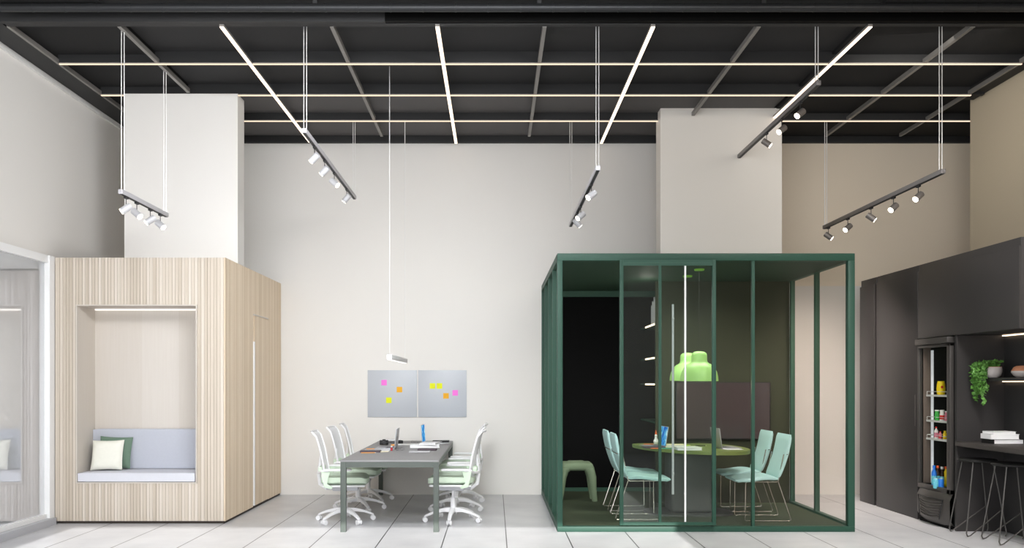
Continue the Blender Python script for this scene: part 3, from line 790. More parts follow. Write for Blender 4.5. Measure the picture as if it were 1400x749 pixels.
# office chairs: facing +x, origin on the floor under the gas column
def make_office_chair(label):
    t = thing('office_chair', label, 'chair', (0, 0, 0), group='white swivel chairs at the grey table')
    for k in range(5):
        a = 2 * PI * k / 5 + 0.28
        ca, sa = math.cos(a), math.sin(a)
        R = Matrix.Rotation(a, 4, 'Z')
        tt = bmesh.new()
        sec = [(0.02, 0.155, 0.030, 0.055), (0.12, 0.145, 0.026, 0.036), (0.22, 0.118, 0.022, 0.028), (0.30, 0.085, 0.019, 0.022), (0.325, 0.070, 0.017, 0.018)]
        rows = [[tt.verts.new((x, sgn[0] * hw_, z - (hh if sgn[1] < 0 else 0))) for sgn in ((-1, 1), (1, 1), (1, -1), (-1, -1))] for x, z, hw_, hh in sec]
        for A, B in zip(rows, rows[1:]):
            for q in range(4): tt.faces.new((A[q], A[(q + 1) % 4], B[(q + 1) % 4], B[q]))
        tt.faces.new(rows[0]); tt.faces.new(rows[-1][::-1])
        bmesh.ops.bevel(tt, geom=list(tt.edges), offset=0.005, segments=2, affect='EDGES')
        ft = MB().merge(tt, R).out('base_arm', M['plastic_w'], t)
        c = Vector((0.315 * ca, 0.315 * sa, 0.028)); side = Vector((-sa, ca, 0))
        mb = MB()
        for s in (-1, 1):
            mb.cyl(c + side * s * 0.008, c + side * s * 0.028, 0.027, seg=20)
        mb.cyl(c + Vector((0, 0, 0.0)), c + Vector((0, 0, 0.045)), 0.009, seg=8)
        mb.cyl(c - side * 0.008, c + side * 0.008, 0.012, seg=10)
        mb.out('caster', M['plastic_w'], ft)
    MB().cyl((0, 0, 0.10), (0, 0, 0.26), 0.030, seg=20).cyl((0, 0, 0.26), (0, 0, 0.36), 0.016, seg=16).out('gas_column', M['plastic_w'], t)
    MB().box(-0.13, 0.15, -0.075, 0.075, 0.345, 0.405, 0.012).box(-0.20, -0.10, -0.05, 0.05, 0.355, 0.395, 0.01).out('mechanism', M['plastic_g'], t)
    MB().cyl((0.02, -0.08, 0.37), (0.02, -0.25, 0.365), 0.006, seg=8).box(0.0, 0.05, -0.28, -0.24, 0.358, 0.372, 0.004).out('lever', M['dark'], t)
    MB().box(-0.22, 0.24, -0.235, 0.235, 0.405, 0.425, 0.008).out('seat_pan', M['plastic_w'], t)
    sm = bmesh.new(); bmesh.ops.create_cube(sm, size=1)
    bmesh.ops.subdivide_edges(sm, edges=sm.edges[:], cuts=10, use_grid_fill=True)
    for v in sm.verts:
        x, y, z = v.co * 2
        rr = max(abs(x), abs(y)); k = 1 - 0.10 * (max(0, (abs(x) ** 6 * abs(y) ** 6)))
        v.co = Vector((0.01 + x * 0.25 * k, y * 0.245 * k, 0.472 + z * 0.047 * (1 - 0.45 * max(abs(x), abs(y)) ** 6)))
        v.co.z += 0.012 * y * y - (0.03 * max(0, x - 0.6) ** 2 * 3)
    MB().merge(sm).out('seat', M['seat_g'], t)
    # back: gently curved mesh panel with a frame
    def bp(u, v):   # u across -1..1, v up 0..1
        ww = 0.215 - 0.02 * v - 0.03 * (1 - v) * (1 - v)
        x = -0.235 - 0.10 * v + 0.018 * math.sin(v * PI * 0.9) + 0.045 * u * u * (1 - 0.4 * v)
        if v > 0.93: x -= 0.03 * (v - 0.93) / 0.07
        return Vector((x, u * ww, 0.50 + 0.50 * v))
    n_, m_ = 12, 16
    b = bmesh.new(); gr = [[b.verts.new(bp(-1 + 2 * i / n_, j / m_)) for j in range(m_ + 1)] for i in range(n_ + 1)]
    for i in range(n_):
        for j in range(m_): b.faces.new((gr[i][j], gr[i + 1][j], gr[i + 1][j + 1], gr[i][j + 1]))
    MB().merge(b).out('mesh_back', M['mesh'], t)
    loop = [bp(-1, j / 10) for j in range(11)] + [bp(-1 + 2 * i / 8, 1) for i in range(1, 8)] + [bp(1, 1 - j / 10) for j in range(11)] + [bp(1 - 2 * i / 8, 0) for i in range(1, 8)]
    MB().tube(loop, 0.011, 8, closed=True).out('back_frame', M['plastic_w'], t)
    MB().tube([(-0.10, 0, 0.375), (-0.20, 0, 0.37), (-0.27, 0, 0.42), (-0.285, 0, 0.52), (-0.27, 0, 0.66), (-0.265, 0, 0.74)], [0.022, 0.022, 0.022, 0.02, 0.016, 0.012], 8).tube([(-0.235, -0.18, 0.56), (-0.28, -0.08, 0.55), (-0.285, 0.0, 0.55), (-0.28, 0.08, 0.55), (-0.235, 0.18, 0.56)], 0.014, 8).out('spine', M['plastic_w'], t)
    MB().box(-0.275, -0.225, -0.13, 0.13, 0.56, 0.62, 0.014, seg=3).out('lumbar_pad', M['seat_g'], t)
    for s in (-1, 1):
        RX = Matrix.Translation((0, 0.262 * s, 0)) @ Matrix.Rotation(PI / 2, 4, 'X')
        MB().prism([(-0.225, 0.585), (-0.12, 0.585), (-0.15, 0.52), (-0.165, 0.45), (-0.10, 0.405), (-0.12, 0.39), (-0.19, 0.41), (-0.215, 0.50)], -0.018, 0.018, M=RX, bev=0.005).out('arm_bracket', M['seat_g'], t)
        MB().tube([(-0.24, 0.20 * s, 0.56), (-0.22, 0.262 * s, 0.585), (-0.15, 0.285 * s, 0.59)], 0.014, 8).out('arm_post', M['plastic_w'], t)
        MB().box(-0.20, 0.10, 0.275 * s - 0.035, 0.275 * s + 0.035, 0.585, 0.608, 0.010, seg=3).out('armrest', M['plastic_w'], t)
    return t
oc = make_office_chair('white swivel chair with pale green seat, left side of table, nearest')
oc.location = (-1.66, F / 123.5 + 0.02, 0); oc.rotation_euler = (0, 0, math.radians(4))
dup(oc, (-1.655, 10.42, 0), math.radians(-3), 'white swivel chair with pale green seat, left side of table, middle of three')
dup(oc, (-1.65, 11.22, 0), math.radians(5), 'white swivel chair with pale green seat, left side of table, nearest back wall')
dup(oc, (-0.46, 9.56, 0), PI + math.radians(-3), 'white swivel chair with pale green seat, right side of table, nearest')
dup(oc, (-0.465, 10.38, 0), PI + math.radians(2), 'white swivel chair with pale green seat, right side of table, middle of three')
dup(oc, (-0.45, 11.2, 0), PI + math.radians(-2), 'white swivel chair with pale green seat, right side of table, nearest back wall')

WZT = 0.742
laptop((-1.195, 10.40, WZT), PI, 'open silver laptop with grey lid back showing, left half of grey table', lean=6, d=0.235)
laptop((-0.935, 11.40, WZT), math.radians(-3), 'open laptop with lit blue screen, right half of the grey work table', lean=4, d=0.23, mark=False)
def flat(name, m, x, y, z, w, d, h, rz, label, cat, group=None, bev=0.0):
    o = MB().box(-w / 2, w / 2, -d / 2, d / 2, 0, h, bev).out(name, m, loc=(x, y, z)); o.rotation_euler = (0, 0, rz)
    return tag(o, label, cat, group)
def pencil(m, x, y, z, L, rz, label, r=0.005):
    t = thing('pencil', label, 'pencil', (x, y, z + r), rz, 'loose pencils')
    MB().cyl((-L / 2, 0, 0), (L / 2 - 0.015, 0, 0), r, seg=8).out('shaft', m, t)
    MB().cyl((L / 2 - 0.015, 0, 0), (L / 2, 0, 0), r, 0.001, seg=8).out('tip', M['cream'], t)
flat('notebook', M['plum'], -1.42, 9.86, WZT, 0.23, 0.15, 0.018, 0.03, 'dark plum notebook near the front left corner of the grey table', 'notebook')
pencil(M['wood_pencil'], -1.42, 9.70, WZT, 0.17, 0.12, 'orange pencil in front of the plum notebook on grey table')
pencil(M['cream'], -1.27, 9.86, WZT, 0.13, 0.5, 'pale pencil right of the plum notebook on grey table')
flat('paper_sheet', M['paper'], -1.38, 10.10, WZT, 0.30, 0.21, 0.002, 0.06, 'white paper sheet behind the plum notebook on grey table', 'paper')
pencil(M['wood_pencil'], -1.40, 10.28, WZT, 0.26, 0.05, 'long light wooden pencil behind the white sheet on grey table')
t = thing('pen_pot', 'small dark red bottle beside the silver laptop on the grey table', 'bottle', (-1.205, 10.07, WZT))
MB().lathe([(0, 0), (0.013, 0), (0.014, 0.03), (0.010, 0.036), (0.010, 0.04), (0, 0.04)], seg=16).out('body', M['red'], t)
MB().lathe([(0, 0.04), (0.011, 0.04), (0.011, 0.056), (0, 0.056)], seg=16).out('cap', M['plastic_w'], t)
bk1 = thing('glasses_tray', 'white oval tray at the far left of the grey table', 'tray', (-1.38, 11.45, WZT))
MB().lathe([(0, 0.0), (0.10, 0.0), (0.155, 0.035), (0.15, 0.035), (0.10, 0.006), (0, 0.006)], seg=40).out('dish', M['paper'], bk1)
cam_t = thing('camera_body', 'small black camera in front of the white tray on the grey table', 'camera', (-1.42, 11.05, WZT), 0.2)
MB().box(-0.055, 0.055, -0.02, 0.02, 0, 0.06, 0.006).box(-0.02, 0.02, -0.018, 0.018, 0.058, 0.07, 0.003).out('body', M['black'], cam_t)
MB().cyl((0, -0.02, 0.03), (0, -0.05, 0.03), 0.022).out('lens', M['dark'], cam_t)
flat('phone', M['black'], -1.25, 11.24, WZT, 0.075, 0.14, 0.045, 0.4, 'black box behind the silver laptop on the grey table', 'box', bev=.005)
flat('eraser', M['wood_pencil'], -1.27, 10.86, WZT, 0.07, 0.04, 0.02, 0.1, 'small orange eraser block behind the silver laptop', 'eraser', bev=.004)
flat('paper_sheet', M['paper'], -1.17, 11.1, WZT, 0.26, 0.2, 0.004, -0.1, 'white paper pad behind the silver laptop on grey table', 'paper')
flat('tablet', M['alu'], -0.86, 9.88, WZT, 0.24, 0.18, 0.010, 0.05, 'silver slim tablet nearest the front on right half of table', 'tablet', bev=.003)
flat('notebook', M['plum'], -0.79, 10.12, WZT, 0.22, 0.12, 0.022, -0.03, 'dark notebook just behind the slim silver tablet', 'notebook', bev=.003)
book('book', 0.36, 0.24, 0.038, M['plastic_w'], (-0.86, 10.62, WZT), 'thick white book with black spine end on the grey table', rz=0.08)
book('book', 0.20, 0.27, 0.022, M['plastic_w'], (-0.80, 10.62, WZT + 0.038), 'thinner white book lying on top of the thick white book', rz=-0.12)
flat('notebook', M['black'], -0.72, 11.56, WZT, 0.22, 0.15, 0.02, 0.0, 'black notebook at the far right corner of the grey table', 'notebook', bev=.003)
flat('tablet', M['alu'], -0.66, 11.25, WZT, 0.14, 0.16, 0.008, 0.3, 'small grey tablet in front of the black notebook at far right', 'tablet', bev=.003)
for i, (x, y, r) in enumerate(((-1.08, 10.05, 0.9), (-1.02, 11.2, 0.3))):
    t = thing('eyeglasses', ['thin wire eyeglasses lying mid table in front of the white books', 'thin wire eyeglasses lying near the back middle of the grey table'][i], 'glasses', (x, y, WZT + 0.002), r - 0.9)
    MB().tube([(-0.06 + 0.022 * math.cos(a * PI / 6), 0, 0.02 + 0.018 * math.sin(a * PI / 6)) for a in range(12)], 0.0012, 5, closed=True).tube([(0.0 + 0.022 * math.cos(a * PI / 6), 0, 0.02 + 0.018 * math.sin(a * PI / 6)) for a in range(12)], 0.0012, 5, closed=True).out('rims', M['dark'], t)
    MB().tube([(-0.082, 0, 0.02), (-0.08, 0.13, 0.004)], 0.0012, 5).tube([(0.022, 0, 0.02), (0.02, 0.13, 0.004)], 0.0012, 5).out('temples', M['dark'], t)

# linear pendant over the work table
lp = thing('linear_pendant', 'slim white linear pendant lamp hanging above the grey work table', 'pendant lamp', (-1.125, 9.2, EYE + 0.255))
MB().box(-0.028, 0.028, 0, 1.65, 0.0, 0.055, 0.006).out('lamp_body', M['plastic_w'], lp)
MB().box(-0.02, 0.02, 0.01, 1.64, -0.004, 0.0).out('diffuser', emis('pendant_glow', (255, 252, 246), 1.5), lp)
for yy in (0.02, 1.6):
    MB().cyl((0, yy, 0.055), (0, yy, ZC - EYE - 0.255), 0.0045, seg=6).out('suspension_cord', M['rod'], lp)

# boards with sticky notes on the back wall
for i, (a, b) in enumerate(((503, 570), (572, 638))):
    x0, x1 = (a - 676) / 99.3, (b - 676) / 99.3
    z1, z0 = EYE + (524 - 506) / 99.3, EYE - (570 - 524) / 99.3
    bd = thing('pin_board', ['pale grey square board on the back wall, left of the pair', 'pale grey square board on the back wall, right of the pair'][i], 'board', ((x0 + x1) / 2, YB - 0.010, z0), group='wall boards')
    MB().box(-(x1 - x0) / 2, (x1 - x0) / 2, -0.008, 0.01, 0, z1 - z0, 0.002).out('panel', M['board'], bd)
notes = [('note_p', 525.5, 523, 'pink sticky note on the left board'), ('note_o', 546.5, 532.5, 'orange sticky note on the left board'), ('note_y', 532, 547, 'yellow sticky note on the left board'),
         ('note_y', 591.5, 527.5, 'yellow sticky note on right board, left of the two yellow ones'), ('note_y', 601, 527.5, 'yellow sticky note on right board, right of the two yellow ones'),
         ('note_o', 610, 541, 'orange sticky note on the right board'), ('note_p', 622.5, 537, 'pink sticky note on the right board')]
for m_, px, py, lb in notes:
    x = (px - 676) / 99.2; z = EYE + (524 - py) / 99.2
    nt_ = MB().box(-0.038, 0.038, -0.0015, 0.0, -0.038, 0.038).out('sticky_note', M[m_], loc=(x, YB - 0.0178, z))
    tag(nt_, lb, 'sticky note', 'sticky notes on the boards')

# booth table items
laptop(((905 - 676) / 118.5, F / 118.5, TZ), math.radians(184), 'open laptop with lit blue screen on the olive booth table', lean=8, d=0.225, mark=False)
laptop(((980 - 676) / 121.0, F / 121.5, TZ), math.radians(5), 'open silver laptop with its lid back showing on the olive table', lean=8, d=0.22)
def flip(o): pass
book('book', 0.27, 0.22, 0.03, M['plastic_w'], (2.12, 9.45, TZ), 'white book at the front middle of the olive booth table', rz=0.05)
book('book', 0.22, 0.16, 0.028, M['cream'], (2.06, 9.85, TZ), 'cream book behind the white book on the olive booth table', rz=-0.05)
flat('notebook', M['plum'], 1.80, 9.72, TZ, 0.24, 0.13, 0.016, 0.06, 'dark notebook on the left of the olive booth table', 'notebook')
flat('paper_sheet', M['paper'], 1.83, 10.0, TZ, 0.24, 0.2, 0.002, 0.2, 'white paper sheet at the left end of the olive booth table', 'paper')
flat('paper_sheet', M['paper'], 2.62, 9.50, TZ, 0.20, 0.17, 0.002, 0.3, 'white paper sheet at the right end of the olive table', 'paper')
pencil(M['orange'], 1.80, 9.56, TZ, 0.13, 0.1, 'orange pencil at the left front of the olive table')
pencil(M['teal'], 1.935, 9.56, TZ, 0.14, -0.05, 'teal pencil at the left front of the olive table')
pencil(M['orange'], 1.84, 10.22, TZ, 0.13, 0.1, 'orange pencil at the far left end of the olive table')
pencil(M['limep'], 2.22, 10.0, TZ, 0.14, 0.3, 'lime green pencil mid way on the olive booth table')
pencil(M['black'], 2.40, 9.98, TZ, 0.13, 0.05, 'black pencil behind the silver laptop on the olive table')
fg = thing('figurine', 'small white and orange bird figurine at the back of the olive table', 'figurine', (1.945, 10.35, TZ))
MB().lathe([(0, 0), (0.022, 0), (0.03, 0.02), (0.03, 0.04), (0.018, 0.06), (0.014, 0.085), (0.018, 0.1), (0.01, 0.115), (0, 0.118)], seg=20).out('body', M['paper'], fg)
MB().cyl((0, 0, 0.115), (0.0, 0, 0.165), 0.014, 0.004).out('crest', M['orange'], fg)

# ------------------------------------------------------------------ track lights
def track(X, h, s0, s1, heads, label, bar='track', hc='head'):
    y0, y1 = F / s0, F / s1; z = EYE + h
    t = thing('track_light', label, 'track light', (X, y0, z), group='hanging track lights')
    L = y1 - y0
    MB().box(-0.022, 0.022, 0, L, 0.0, 0.042, 0.002).out('track_bar', M[bar], t)
    MB().box(-0.014, 0.014, 0.01, L - 0.01, -0.004, 0.001).out('track_slot', M['track_in'], t)
    for yy in (0.05, L - 0.05):
        for sx in (-0.013, 0.013):
            MB().cyl((sx, yy, 0.04), (sx, yy, ZC + 0.01 - z), 0.0042, seg=6).out('suspension_rod', M['rod'], t)
    for (s, dx, dy) in heads:
        y = F / s - y0
        dirv = Vector((dx, dy, -0.62)).normalized()
        c = Vector((0, y, -0.115))
        a = c - dirv * 0.05; b = c + dirv * 0.05
        hd_ = MB().cyl(a, b, 0.033, seg=24).cyl(a - dirv * 0.004, a, 0.027, seg=24).out('spotlight', M[hc], t)
        MB().cyl((0, y, -0.02), (0, y, -0.095), 0.004, seg=8).box(-0.012, 0.012, y - 0.03, y + 0.03, -0.022, -0.002).out('spotlight_stem', M['track_in'], hd_)
        MB().cyl(b, b + dirv * 0.004, 0.028, seg=24).out('lens', M['spot'], hd_)
LFT, RGT = (-0.75, -0.35), (0.75, -0.25)
track(-3.49, 1.77, 146.5, 128.4, [(144.3,) + LFT, (140.1,) + RGT, (134.8,) + LFT, (130.9,) + RGT], 'short hanging track light with four spots above the wooden pod')
track(-1.777, 2.34, 146.5, 107.5, [(138.4, -0.75, 0.3), (130.6, -0.75, 0.3), (123.2,) + RGT, (113.7, -0.6, 0.2)], 'hanging track light with four spots, left of the table pendant cord')
track(0.967, 1.99, 146.5, 107.5, [(137.2,) + LFT, (122.0,) + LFT, (117, 0.6, 0.3)], 'hanging track light with three spots, left above green booth corner')
track(3.02, 2.78, 146.8, 109.9, [(138.4,) + LFT, (130.1,) + LFT, (123.2,) + RGT], 'highest hanging track light, with three spots, before the right pier', 'track_d', 'head_d')
track(4.19, 1.96, 146.5, 107.6, [(138.3,) + LFT, (130.2,) + LFT, (122.9,) + RGT, (115.3,) + LFT, (109,) + RGT], 'rightmost hanging track light with five spots above the black cabinets', 'track_d', 'head_d')

# ------------------------------------------------------------------ kitchen wall on the right
KX = 4.78; KZ = 2.86
def cab(y0, y1, z0, z1, xd=XR - 0.01): return (KX, xd, y0, y1, z0, z1)
t = thing('tall_cabinet', 'black tall cabinet unit nearest the back wall', 'cabinet', (KX, 10.75, 0))
MB().box(0, 0.84, 0, 0.45, 0.0, KZ, 0.002).out('carcass', M['cab'], t)
MB().box(-0.018, 0, 0.03, 0.45, 0.0, KZ - 0.08, 0.002).out('door', M['cab'], t)
t = thing('tall_cabinet', 'black tall cabinet unit between the long groove handle and the fridge', 'cabinet', (KX, 9.67, 0))
MB().box(0, 0.84, 0, 1.06, 0.0, KZ, 0.002).out('carcass', M['cab'], t)
dd = MB().box(-0.018, 0, 0.002, 1.045, 0.0, KZ - 0.08, 0.002).out('door', M['cab'], t)
MB().box(-0.028, -0.018, 0.03, 0.05, 1.05, 1.40, 0.002).out('handle', M['fr_frame'], dd)
MB().box(-0.012, 0, 1.05, 1.075, 0.06, KZ - 0.1).out('groove_handle', M['groove'], t)
t = thing('wall_cabinet', 'long black upper cabinet above the fridge and counter niche', 'cabinet', (KX, 7.80, 2.03))
MB().box(0, 0.84, 0, 1.865, 0.0, KZ - 2.03, 0.002).out('carcass', M['cab'], t)
MB().box(-0.018, 0, 0.0, 1.862, 0.0, KZ - 2.03 - 0.08, 0.002).out('door', M['cab'], t)
# panel between the fridge and the niche, and the niche lining
NY = F / 132.2
t = thing('niche_unit', 'black open niche unit holding the shelf beside the fridge', 'niche', (KX, 7.8, 0))
MB().box(0, 0.84, NY - 7.8, NY - 7.8 + 0.035, 0, 2.028).out('side_panel', M['cab'], t)
MB().box(0.49, 0.84, 0.0, NY - 7.8, 0, 2.028).out('back_panel', M['cab_in'], t)
MB().box(0.23, 0.49, 0.0, NY - 7.8, 1.553, 1.587, 0.002).out('shelf', M['cab'], t)
MB().box(0.465, 0.485, 0.0, NY - 7.8 - 0.01, 1.545, 1.553).out('shelf_light', M['led_shelf'], t)
MB().box(0.465, 0.485, 0.0, NY - 7.8 - 0.01, 2.016, 2.026).out('top_light', M['led_shelf'], t)
tag(bx('bar_counter', M['counter'], KX - 0.02, KX + 0.488, 7.4, NY - 0.002, 0.885, 0.933, bev=0.003), 'dark bar counter top under the plant shelf', 'counter')

# fridge
FY0, FY1 = 8.965, 9.655
FX = KX - 0.03
fg = thing('display_fridge', 'tall black glass-door drinks fridge set into the cabinets', 'fridge', (FX, FY0, 0))
Wd = FY1 - FY0
bd = MB()
bd.box(0.05, 0.72, 0, 0.03, 0.04, 2.02).box(0.05, 0.72, Wd - 0.03, Wd, 0.04, 2.02).box(0.05, 0.72, 0, Wd, 1.97, 2.02).box(0.05, 0.72, 0, Wd, 0.32, 0.40).box(0.62, 0.72, 0, Wd, 0.04, 2.02)
bd.out('body', M['fr_dark'], fg)
tp = MB(); tp.box(-0.03, 0.06, 0.0, Wd, 1.955, 2.02, 0.006); tp.out('top_trim', M['fr_frame'], fg)
dz_0, dz_1 = 0.37, 1.95
dr = MB()
dr.box(0.0, 0.045, 0.0, 0.065, dz_0, dz_1, 0.005).box(0.0, 0.045, Wd - 0.03, Wd, dz_0, dz_1, 0.005)
dr.box(0.0, 0.045, 0.0, Wd, dz_1 - 0.03, dz_1, 0.005).box(0.0, 0.045, 0.0, Wd, dz_0, dz_0 + 0.05, 0.005)
door = dr.out('door', M['fr_frame'], fg)
MB().quad((0.02, 0.07, dz_0 + 0.04), (0.02, Wd - 0.02, dz_0 + 0.04), (0.02, Wd - 0.02, dz_1 - 0.02), (0.02, 0.07, dz_1 - 0.02)).out('glass_pane', glassmat('fridge_glass', (245, 248, 247), 0.0), door)
MB().box(0.05, 0.13, Wd - 0.045, Wd - 0.03, 0.42, 1.93, 0.002).out('inner_jamb', M['fr_jamb'], fg)
MB().box(0.135, 0.16, Wd - 0.05, Wd - 0.03, 0.42, 1.90, 0.002).out('light_strip', mat('strip_lamp', (220, 220, 222), 0.4, emit=(220, 222, 225), es=0.45), fg)
shz = [1.405, 1.125, 0.925, 0.43]
shelf_z = []
for z in shz[:3]:
    m_ = MB().box(0.075, 0.60, 0.035, Wd - 0.05, z - 0.02, z)
    sh = m_.out('shelf', M['wire'], fg)
    rl = MB()
    rl.tube([(0.5, Wd - 0.06, z + 0.035), (0.08, Wd - 0.06, z + 0.035), (0.08, 0.04, z + 0.035)], 0.0035, 6)
    rl.tube([(0.08, Wd - 0.06, z), (0.08, Wd - 0.06, z + 0.035)], 0.0035, 6).tube([(0.3, Wd - 0.06, z), (0.3, Wd - 0.06, z + 0.035)], 0.0035, 6)
    rl.out('rail', M['wire'], sh)
# louvred base grille that bulges forward
gp = MB()
prof = [(Wd, 0.04), (Wd, 0.34)]
def bulge(v): return -0.055 * math.sin(PI * v) - 0.0
b = bmesh.new(); N = 18
rows = []
for j, (z, ins) in enumerate(((0.03, 0.05), (0.10, 0.0), (0.30, 0.0), (0.37, 0.03))):
    rows.append([b.verts.new((bulge(i / N) + ins, Wd * i / N, z)) for i in range(N + 1)])
for A, B in zip(rows, rows[1:]):
    for i in range(N): b.faces.new((A[i], A[i + 1], B[i + 1], B[i]))
low = [b.verts.new((0.07, Wd * i / N, 0.03)) for i in range(N + 1)]; top = [b.verts.new((0.07, Wd * i / N, 0.37)) for i in range(N + 1)]
for i in range(N):
    b.faces.new((rows[0][i], low[i], low[i + 1], rows[0][i + 1])); b.faces.new((rows[-1][i], rows[-1][i + 1], top[i + 1], top[i]))
gp.merge(b); grille = gp.out('base_cover', M['fr_frame'], fg)
for k in range(7):
    z = 0.115 + k * 0.027
    f0, f1 = 0.16 + 0.012 * (6 - k), 0.84 - 0.012 * (6 - k)
    MB().tube([(bulge(f0 + (f1 - f0) * i / 10) - 0.004, Wd * (f0 + (f1 - f0) * i / 10), z - 0.018 * math.sin(PI * i / 10)) for i in range(11)], 0.008, 6).out('louvre', M['fr_frame'], grille)
MB().tube([(bulge(0.80) - 0.01, Wd * 0.80, 0.09), (bulge(0.88) - 0.01, Wd * 0.88, 0.30), (bulge(0.5) - 0.01, Wd * 0.5, 0.305), (bulge(0.12) - 0.01, Wd * 0.12, 0.30), (bulge(0.2) - 0.01, Wd * 0.2, 0.09)], 0.005, 6).out('grille_trim', M['duct'], grille)
MB().box(0.02, 0.6, 0.02, Wd - 0.02, 0, 0.035).out('foot_plinth', M['jet'], fg)

# groceries
def gx(px, s): return (px - 676) / s
def bottle(name, label, cat, loc, r, h, body, cap, lab=None, neck=0.45, group='groceries in the fridge'):
    t = thing(name, label, cat, loc, 0, group)
    hb = h * 0.62
    MB().lathe([(0, 0), (r * 0.9, 0), (r, r * 0.15), (r, hb), (r * 0.85, hb + h * 0.08), (r * neck, hb + h * 0.2), (r * neck, h * 0.9), (0, h * 0.9)], seg=20).out('body', body, t)
    MB().cyl((0, 0, h * 0.88), (0, 0, h), r * (neck + 0.1), seg=16).out('cap', cap, t)
    if lab: MB().lathe([(r * 1.01, h * 0.12), (r * 1.02, h * 0.13), (r * 1.02, h * 0.5), (r * 1.01, h * 0.51)], seg=20).out('wrap', lab, t)
    return t
cY = mat('food_yellow', (248, 214, 20), 0.45); cG = mat('food_green', (60, 170, 70), 0.45); cP = mat('food_pink', (220, 130, 150), 0.45)
cR = mat('food_red', (210, 40, 36), 0.45); cB = mat('drink_blue', (40, 120, 220), 0.35, emit=(40, 120, 220), es=.08); cC = mat('cola', (44, 22, 16), 0.25); cO = mat('cap_orange', (230, 90, 40), 0.4)
cLB = mat('wrap_light_blue', (110, 200, 235), 0.4, noise=0.5, nscale=60); cW = mat('jar_white', (236, 236, 230), 0.4)
Yf = F / 124.8
z = shz[0]
t = thing('yellow_pouch', 'bright yellow snack pouch on the top fridge shelf', 'pouch', (gx(1286.5, 124.8), Yf, z), 0, 'groceries in the fridge')
MB().lathe([(0, 0), (0.036, 0), (0.042, 0.02), (0.045, 0.07), (0.040, 0.12), (0.034, 0.145), (0.036, 0.15), (0, 0.15)], seg=20).out('pack', cY, t)
MB().cyl((-0.012, -0.043, 0.085), (-0.012, -0.046, 0.085), 0.014, seg=20).out('emblem', cR, t)
bottle('food_jar', 'green jar with white lid on the middle fridge shelf', 'jar', (gx(1281, 124.8), Yf, shz[1]), 0.024, 0.115, cG, cW, neck=0.85)
bottle('food_jar', 'white and red jar right of the green jar in the fridge', 'jar', (gx(1288, 125.4), F / 125.4, shz[1]), 0.024, 0.115, cW, cW, cR, neck=0.85)
bottle('food_jar', 'pink jar half hidden by the near door frame of the fridge', 'jar', (gx(1294.5, 126.4), F / 126.4, shz[1]), 0.022, 0.105, cP, cW, neck=0.85)
bottle('sauce_bottle', 'slender red and white bottle on the lower fridge shelf', 'bottle', (gx(1280, 124.8), Yf, shz[2]), 0.020, 0.13, cW, cR, cP, neck=0.35)
bottle('sauce_bottle', 'short cream sauce bottle on the lower fridge shelf', 'bottle', (gx(1285.5, 125.2), F / 125.2, shz[2]), 0.017, 0.08, cP, cR, cR, neck=0.5)
bottle('sauce_bottle', 'yellow bottle on the lower fridge shelf by the near frame', 'bottle', (gx(1292, 125.8), F / 125.8, shz[2]), 0.020, 0.09, cY, cY, neck=0.6)
bot = [(1277, 124.6, cB, cB, cLB, 0.23, 'blue drink bottle with blue cap at fridge bottom, leftmost'), (1282, 124.2, cC, cO, cLB, 0.225, 'dark cola bottle with orange cap at the fridge bottom'),
       (1288, 124.6, cC, cW, cLB, 0.215, 'dark cola bottle with white cap at the fridge bottom'), (1293.5, 124.8, cY, cO, cY, 0.22, 'yellow drink bottle at the fridge bottom, rightmost')]
for px, s, b_, c_, l_, hh_, lb in bot:
    bottle('drink_bottle', lb, 'bottle', (gx(px, s), F / s, 0.40), 0.026, hh_, b_, c_, l_)
for px, s, c_, lb in ((1279.5, 127.0, cLB, 'light blue can in front of the bottles, left, fridge bottom'), (1286.5, 127.2, cB, 'blue can in front of the bottles, right, fridge bottom')):
    t = thing('drink_can', lb, 'can', (gx(px, s), F / s, 0.40), 0, 'groceries in the fridge')
    MB().lathe([(0, 0), (0.022, 0), (0.027, 0.008), (0.027, 0.098), (0.022, 0.106), (0, 0.106)], seg=20).out('body', c_, t)
    MB().lathe([(0, 0.106), (0.021, 0.106), (0.021, 0.109), (0, 0.109)], seg=20).out('lid', M['wire'], t)

# bar stools
def make_bar_stool(label):
    t = thing('bar_stool', label, 'stool', (0, 0, 0), group='black bar stools at the counter')
    MB().lathe([(0, 0.74), (0.16, 0.74), (0.178, 0.748), (0.18, 0.758), (0.172, 0.768), (0, 0.770)], seg=40).out('seat', M['stoolt'], t)
    for (sx) in (-1, 1):
        # hairpin: leg down, small bend on the floor, rises again as a diagonal brace
        for sy in (-1, 1):
            top = Vector((sx * 0.10, sy * 0.10, 0.742)); foot = Vector((sx * 0.20, sy * 0.16, 0.008))
            MB().tube([top, foot + Vector((0, 0, 0.03)), foot + Vector((0.012 * -sx, 0, 0))], 0.0068, 8).out('leg', M['stoolm'], t)
    for sy in (-1, 1):
        a = Vector((-0.19, sy * 0.16, 0.008)); b = Vector((0.165, sy * 0.14, 0.27))
        MB().tube([a, a + Vector((0.03, 0, 0.01)), b], 0.006, 8).out('footrest', M['stoolm'], t)
    return t
bs = make_bar_stool('black wire bar stool at the counter, farther one beside the fridge')
bs.location = (4.89, 8.70, 0); bs.rotation_euler = (0, 0, 0)
dup(bs, (4.96, 8.24, 0), math.radians(-3), 'black wire bar stool at the counter, nearer one under the white books')

